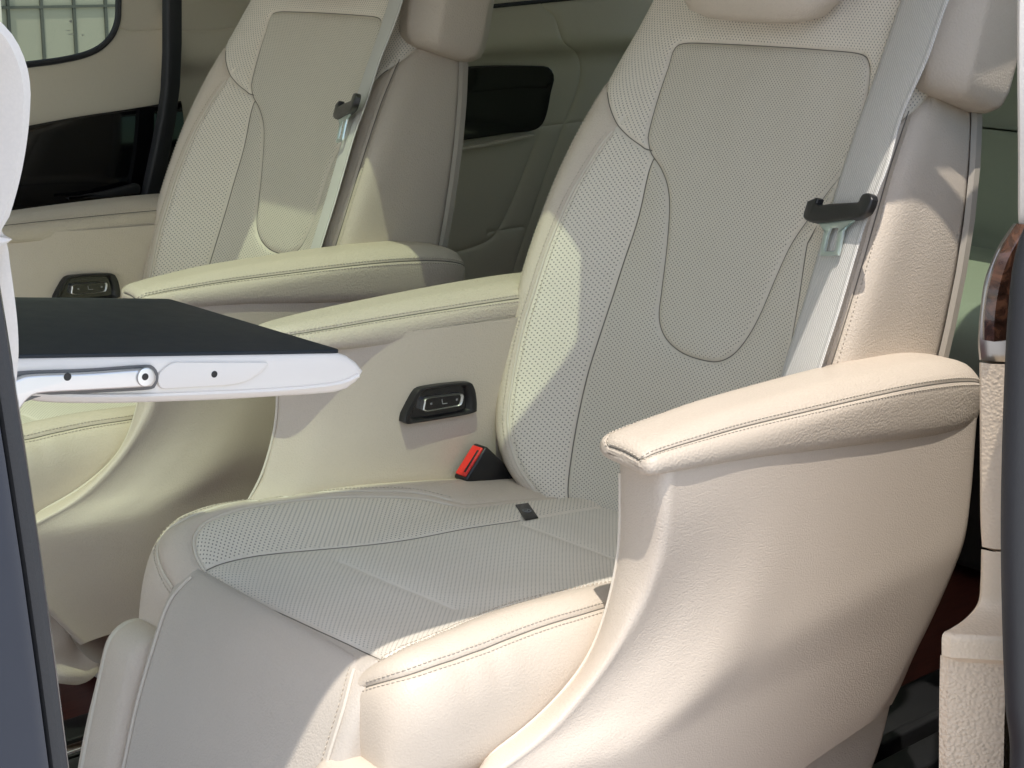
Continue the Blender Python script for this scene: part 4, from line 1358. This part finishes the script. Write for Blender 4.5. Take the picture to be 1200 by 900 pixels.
# navy pillar in front of the opening
pl_ = MB()
O = [(-1.60, -.70), (-1.20, -.705), (-1.085, -.700), (-1.078, -.696), (-1.076, -.690), (-1.072, -.688), (-1.064, -.684), (-1.060, -.676), (-1.060, -.60), (-1.07, -.585), (-1.60, -.585)]
G = []
for z in np.linspace(-.05, 1.3, 28):
    lean = pillar_x(z)
    bow = .012 * math.exp(-((z - .5) / .5)**2)
    G.append([(x + lean, y - bow, z) for x, y in O])
pl_.grid(np.array(VL(np.array(G).reshape(-1, 3))).reshape(len(G), len(O), 3), True, 0, True)
pl_.build('door_pillar', NAVY, van)
MB().tube(VL([(-1.0715 + pillar_x(z), -.690 - .012 * math.exp(-((z - .5) / .5)**2), z) for z in np.linspace(-.05, 1.3, 40)]), .0045, 8).build('pillar_seal', RUBBER, van)

# trim panel behind the opening: front-facing edge with wood inlay
rp_ = node_part('rear_door_trim', van)
def trimface(px_in, px_out, yi, yo, name, m, depth=.05, parent=rp_):
    I = resample(np.array([onY(p, yi) for p in px_in]), 40); Oo = resample(np.array([onY(p, yo) for p in px_out]), 40)
    G = []
    for a, b in zip(I, Oo):
        d = b - a; nrm = np.array([d[1], -d[0], 0]); nrm /= np.linalg.norm(nrm)
        if nrm[0] > 0: nrm = -nrm
        G.append([a - nrm * depth + np.array([.03, .0, 0]), a - nrm * .012, a - nrm * .003 + d * .01, a + d * .05, a + d * .3, a + d * .6, a + d * .93, b - nrm * .003, b - nrm * .014, b - nrm * depth])
    mb = MB().grid(VL(np.array(G).reshape(-1, 3)).reshape(40, 10, 3), False)
    g0 = len(mb.V)
    mb.F.append(tuple(range(10))); mb.mi.append(0); mb.F.append(tuple(range(390, 400))); mb.mi.append(0)
    return mb.build(name, m, parent)
L_TRIMW = leather('door_trim_vinyl', (.72, .585, .44), .5, 330, .8, vary=.03, wrinkle=.1)
L_FAB = leather('pocket_fabric', (.72, .58, .44), .8, 290, .9, gd=.0034, vary=.06, wrinkle=.2, spec=.2)
YI, YOO = -.560, -.535
trimface([(1145.5, 424), (1146, 480), (1146.5, 560), (1147, 610), (1149, 640)], [(1186, 440), (1185, 500), (1184, 560), (1184, 610), (1184, 652)], YI, YOO, 'upper_panel', L_TRIMW)
trimface([(1148, 643), (1147, 680), (1144, 705), (1130, 722), (1110, 735), (1100, 742), (1099, 766)], [(1184, 655), (1184, 690), (1184, 715), (1185, 740), (1186, 770), (1187, 795), (1188, 818)], YI, YOO, 'lower_panel', L_TRIMW)
trimface([(1097.5, 766), (1096.5, 800), (1096, 850), (1096, 960)], [(1188, 819), (1189, 850), (1191, 900), (1194, 990)], YI + .006, YOO + .006, 'fabric_pocket', L_FAB)
trimface([(1186, 262), (1170, 285), (1160, 305), (1151, 330), (1146, 366), (1144, 392), (1144, 406), (1145.5, 421)], [(1214, 262), (1206, 280), (1200, 300), (1196, 320), (1192, 350), (1189, 385), (1187, 415), (1186, 436)], YI + .004, YOO + .004, 'chrome_bezel', DULLM)
trimface([(1190, 262), (1174, 285), (1163, 307), (1154, 338), (1149.5, 370), (1149, 398)], [(1216, 258), (1208, 285), (1203, 307), (1199, 340), (1195, 372), (1194, 398)], YI - .005, YOO - .005, 'wood_inlay', BURL, .02)
trimface([(1191, -60), (1190, 60), (1191, 180), (1191, 250), (1193, 264)], [(1230, -60), (1228, 60), (1228, 180), (1228, 250), (1226, 270)], YI, YOO, 'pillar_cover', WHITEL)
# weather strip round the rear edge of the opening, with the body skin behind it
ws_ = np.array([onY((p[0] + 7, p[1]), -.66) for p in ((1219, 262), (1203, 310), (1197, 360), (1193, 420), (1189, 520), (1187, 620), (1188, 720), (1191, 820), (1196, 900))])
ws_ = np.vstack([[(.17, -.50, 1.285), (.06, -.56, 1.18), (-.06, -.62, 1.06), (-.155, -.65, .975)], ws_, [(ws_[-1][0] + .012, -.66, .22), (ws_[-1][0] + .02, -.66, .10), (ws_[-1][0] + .02, -.66, -.05)]])
wsp = smooth_poly(ws_, .012)
MB().tube(VL(wsp), .0145, 14).build('weather_strip', RUBBER, rp_)
low = [p for p in wsp if p[2] < .96]; upp = [p for p in wsp if p[2] > .93]
def skin(rows): return np.array(VL(np.array(rows).reshape(-1, 3))).reshape(len(rows), len(rows[0]), 3)
MB().grid(skin([[p + np.array([.012, .012, 0]), p + np.array([.004, -.010, 0]), p + np.array([.012, -.022, 0]), p + np.array([.035, -.030, 0]), (.10, -.694 - .012 * math.sin(max(0, p[2]) * 3), p[2]), (1.2, -.694 - .012 * math.sin(max(0, p[2]) * 3), p[2]), (2.4, -.67, p[2])] for p in low])).build('body_side', NAVY, van)
MB().grid(skin([[p + np.array([.012, .012, 0]), p + np.array([.004, -.010, 0]), p + np.array([.012, -.022, 0]), p + np.array([.05, -.028, -.01]), p + np.array([.16, -.03, -.03]), p + np.array([.165, .03, -.03])] for p in upp])).build('rear_pillar', NAVY, van)
MB().box(VL((.62, -.60, .40)), (1.3, .06, .9), bevel=.02).build('inner_quarter', L_TRIM, van)
MB().box(VL((1.55, -.60, .40)), (1.6, .06, .9), bevel=.02).build('inner_quarter', L_TRIM, van)
MB().box(VL((1.25, -.645, .935)), (2.2, .10, .03), bevel=.01).build('window_ledge', RUBBER, van)

# roof with tinted glass panel; the opaque rail runs over the near seat
roof = node_part('roof', van)
zr_ = 1.30
G0, G1, GX0, GX1 = -.022, .80, -1.5, -.050
HEADL = plain('headliner_fabric', (.80, .77, .72), .8)
def edge(x): return -.374
rf = MB()
def roofslab(poly): rf.plate(VL(np.array([(x, y, zr_ - (.0 if len(poly) < 8 else .003)) for x, y in poly])), (0, 0, 1), .045, .004)
roofslab([(-2.4, edge(-1.2)), (-1.2, edge(-1.2)), (2.4, edge(2.4)), (2.4, G0), (-2.4, G0)])
roofslab([(.30, -.66), (2.4, -.66), (2.4, -.376), (.30, -.376)])
roofslab([(-2.4, G1), (2.4, G1), (2.4, 1.40), (-2.4, 1.40)])
roofslab([(-2.4, G0 + .002), (GX0, G0 + .002), (GX0, G1 - .002), (-2.4, G1 - .002)])
rc_ = .06
roofslab([(GX1 + .004, G0 - .004)] + [(GX1 + .004 - rc_ + rc_ * math.sin(t), G0 - .004 + rc_ - rc_ * math.cos(t)) for t in np.linspace(math.pi / 2, 0, 10)])
roofslab([(GX1, G0 + .002), (.55, G0 + .002), (.55, G1 - .002), (GX1, G1 - .002)])
roofslab([(1.16, G0 + .002), (2.4, G0 + .002), (2.4, G1 - .002), (1.16, G1 - .002)])
MB().box(VL((.855, (G0 + G1) / 2, zr_ + .035)), (.606, G1 - G0 - .004, .005)).build('roof_glass', ROOFGL, roof)
rf.build('headliner', HEADL, roof)
MB().box(VL((2.32, .40, .42)), (.05, 2.1, .96)).build('tailgate', L_TRIM, van)
MB().box(VL((1.35, -.55, 1.12)), (2.0, .03, .40), Matrix.Rotation(math.radians(-28), 3, 'X')).build('rear_side_glass', DKGLASS2, van)
MB().box(VL(((GX0 + GX1) / 2, (G0 + G1) / 2, zr_ + .035)), (GX1 - GX0 - .004, G1 - G0 - .004, .005)).build('roof_glass', ROOFGL, roof)
hp = smooth_poly(np.array([(.01, -.362, 1.305), (.04, -.364, 1.262), (.095, -.362, 1.235), (.175, -.368, 1.192), (.22, -.370, 1.20), (.25, -.368, 1.25), (.26, -.362, 1.305)]), .006)
MB().tube(VL(hp), .0105, 10).build('stripe_shadow_bar', L_TRIM, roof)  # unseen bar, added to cast the shadow stripe on the bolster side

# rails and sills on the floor
rl = node_part('seat_rail', van)
MB().box(VL((.62, -.20, .02)), (1.0, .34, .03), bevel=.008).build('rail_shade_cover', BLKPL, rl)  # black tray by the rail, widened to darken floor the pillar would shade
MB().box(VL((.1, -.21, .05)), (2.2, .05, .03), bevel=.004).box(VL((.1, -.155, .045)), (2.2, .018, .045), bevel=.004).build('black_rail', BLKPL, rl)
MB().box(VL((0, .60, .012)), (2.4, .022, .02), bevel=.004).build('bright_rail', CHROME, rl)
MB().box(VL((0, .66, .01)), (2.4, .06, .014), bevel=.003).box(VL((0, .56, .008)), (2.4, .05, .012), bevel=.003).build('rail_bed', BLKPL, rl)
MB().box(VL((-.64, -.62, -.03)), (.85, .14, .05), bevel=.01).build('door_sill', BLKPL, van)

# ================================================================== SETTING
def ground(name, x0, x1, y0, y1, z, m, n=2):
    me = mesh_from([(x0, y0, z), (x1, y0, z), (x1, y1, z), (x0, y1, z)], [(0, 1, 2, 3)], False)
    return tag(link(name, me, None, m), kind='structure')
fl = MB().box((0, .42, -.02), (4.6, 2.1, .04)).build('floor', FLOORW, None, False)
tag(fl, kind='structure')
ground('ground', -400, 400, -400, 400, -.5, concrete('pavement', (.56, .55, .52), (.64, .62, .58), 1.5))

# building seen through the window
bd = empty('building', (1.5, 6.0, -.5), 'pale panelled building facade seen through the window at the top left', 'building')
bl = lambda p: np.array(p) - np.array(bd.location)
FAC = plain('facade_panel', (.40, .40, .33), .6, vary=.03, vscale=.6)
JN = plain('facade_joint', (.10, .11, .10), .7)
MB().box(bl((3, 6.3, 2.5)), (14, .5, 6)).build('wall', FAC, bd, False)
jm = MB()
for x in np.arange(-3.6, 9.5, .165): jm.box(bl((x, 6.045, 2.5)), (.014, .012, 6))
for z in np.arange(-.1, 5.4, .42): jm.box(bl((3, 6.043, z)), (14, .012, .012))
jm.build('panel_joint', JN, bd, False)
pm = MB()
for x in (-.12, .34, .80, 1.26, 1.9, 3.1): pm.box(bl((x, 5.95, 2.5)), (.03, .1, 6), bevel=.006)
pm.build('white_post', WHITEP, bd, False)

# ------------------------------------------------------------------ light
world = bpy.data.worlds.new("World"); scene.world = world; world.use_nodes = True
wn = world.node_tree
bg = wn.nodes['Background']
sky = wn.nodes.new('ShaderNodeTexSky'); sky.sky_type = 'NISHITA'; sky.sun_disc = False
Ldir = Vector((.24, .26, -1.0)).normalized()
sky.sun_elevation = math.asin(-Ldir.z); sky.sun_rotation = math.atan2(-Ldir.x, -Ldir.y)
sky.air_density = 1.2; sky.dust_density = 2.0
wn.links.new(sky.outputs[0], bg.inputs[0]); bg.inputs[1].default_value = .15
sd = bpy.data.lights.new('sun', 'SUN'); sd.energy = 2.1; sd.angle = math.radians(.55); sd.color = (1, .94, .85)
so = bpy.data.objects.new('sun', sd); COL.objects.link(so)
so.rotation_euler = Ldir.to_track_quat('-Z', 'Y').to_euler(); so.location = (0, 0, 5)
scene.view_settings.view_transform = 'Standard'; scene.view_settings.look = 'None'
scene.view_settings.exposure = .96; scene.view_settings.gamma = 1
scene.cycles.max_bounces = 8; scene.cycles.diffuse_bounces = 5; scene.cycles.transparent_max_bounces = 12
scene.cycles.use_denoising = True
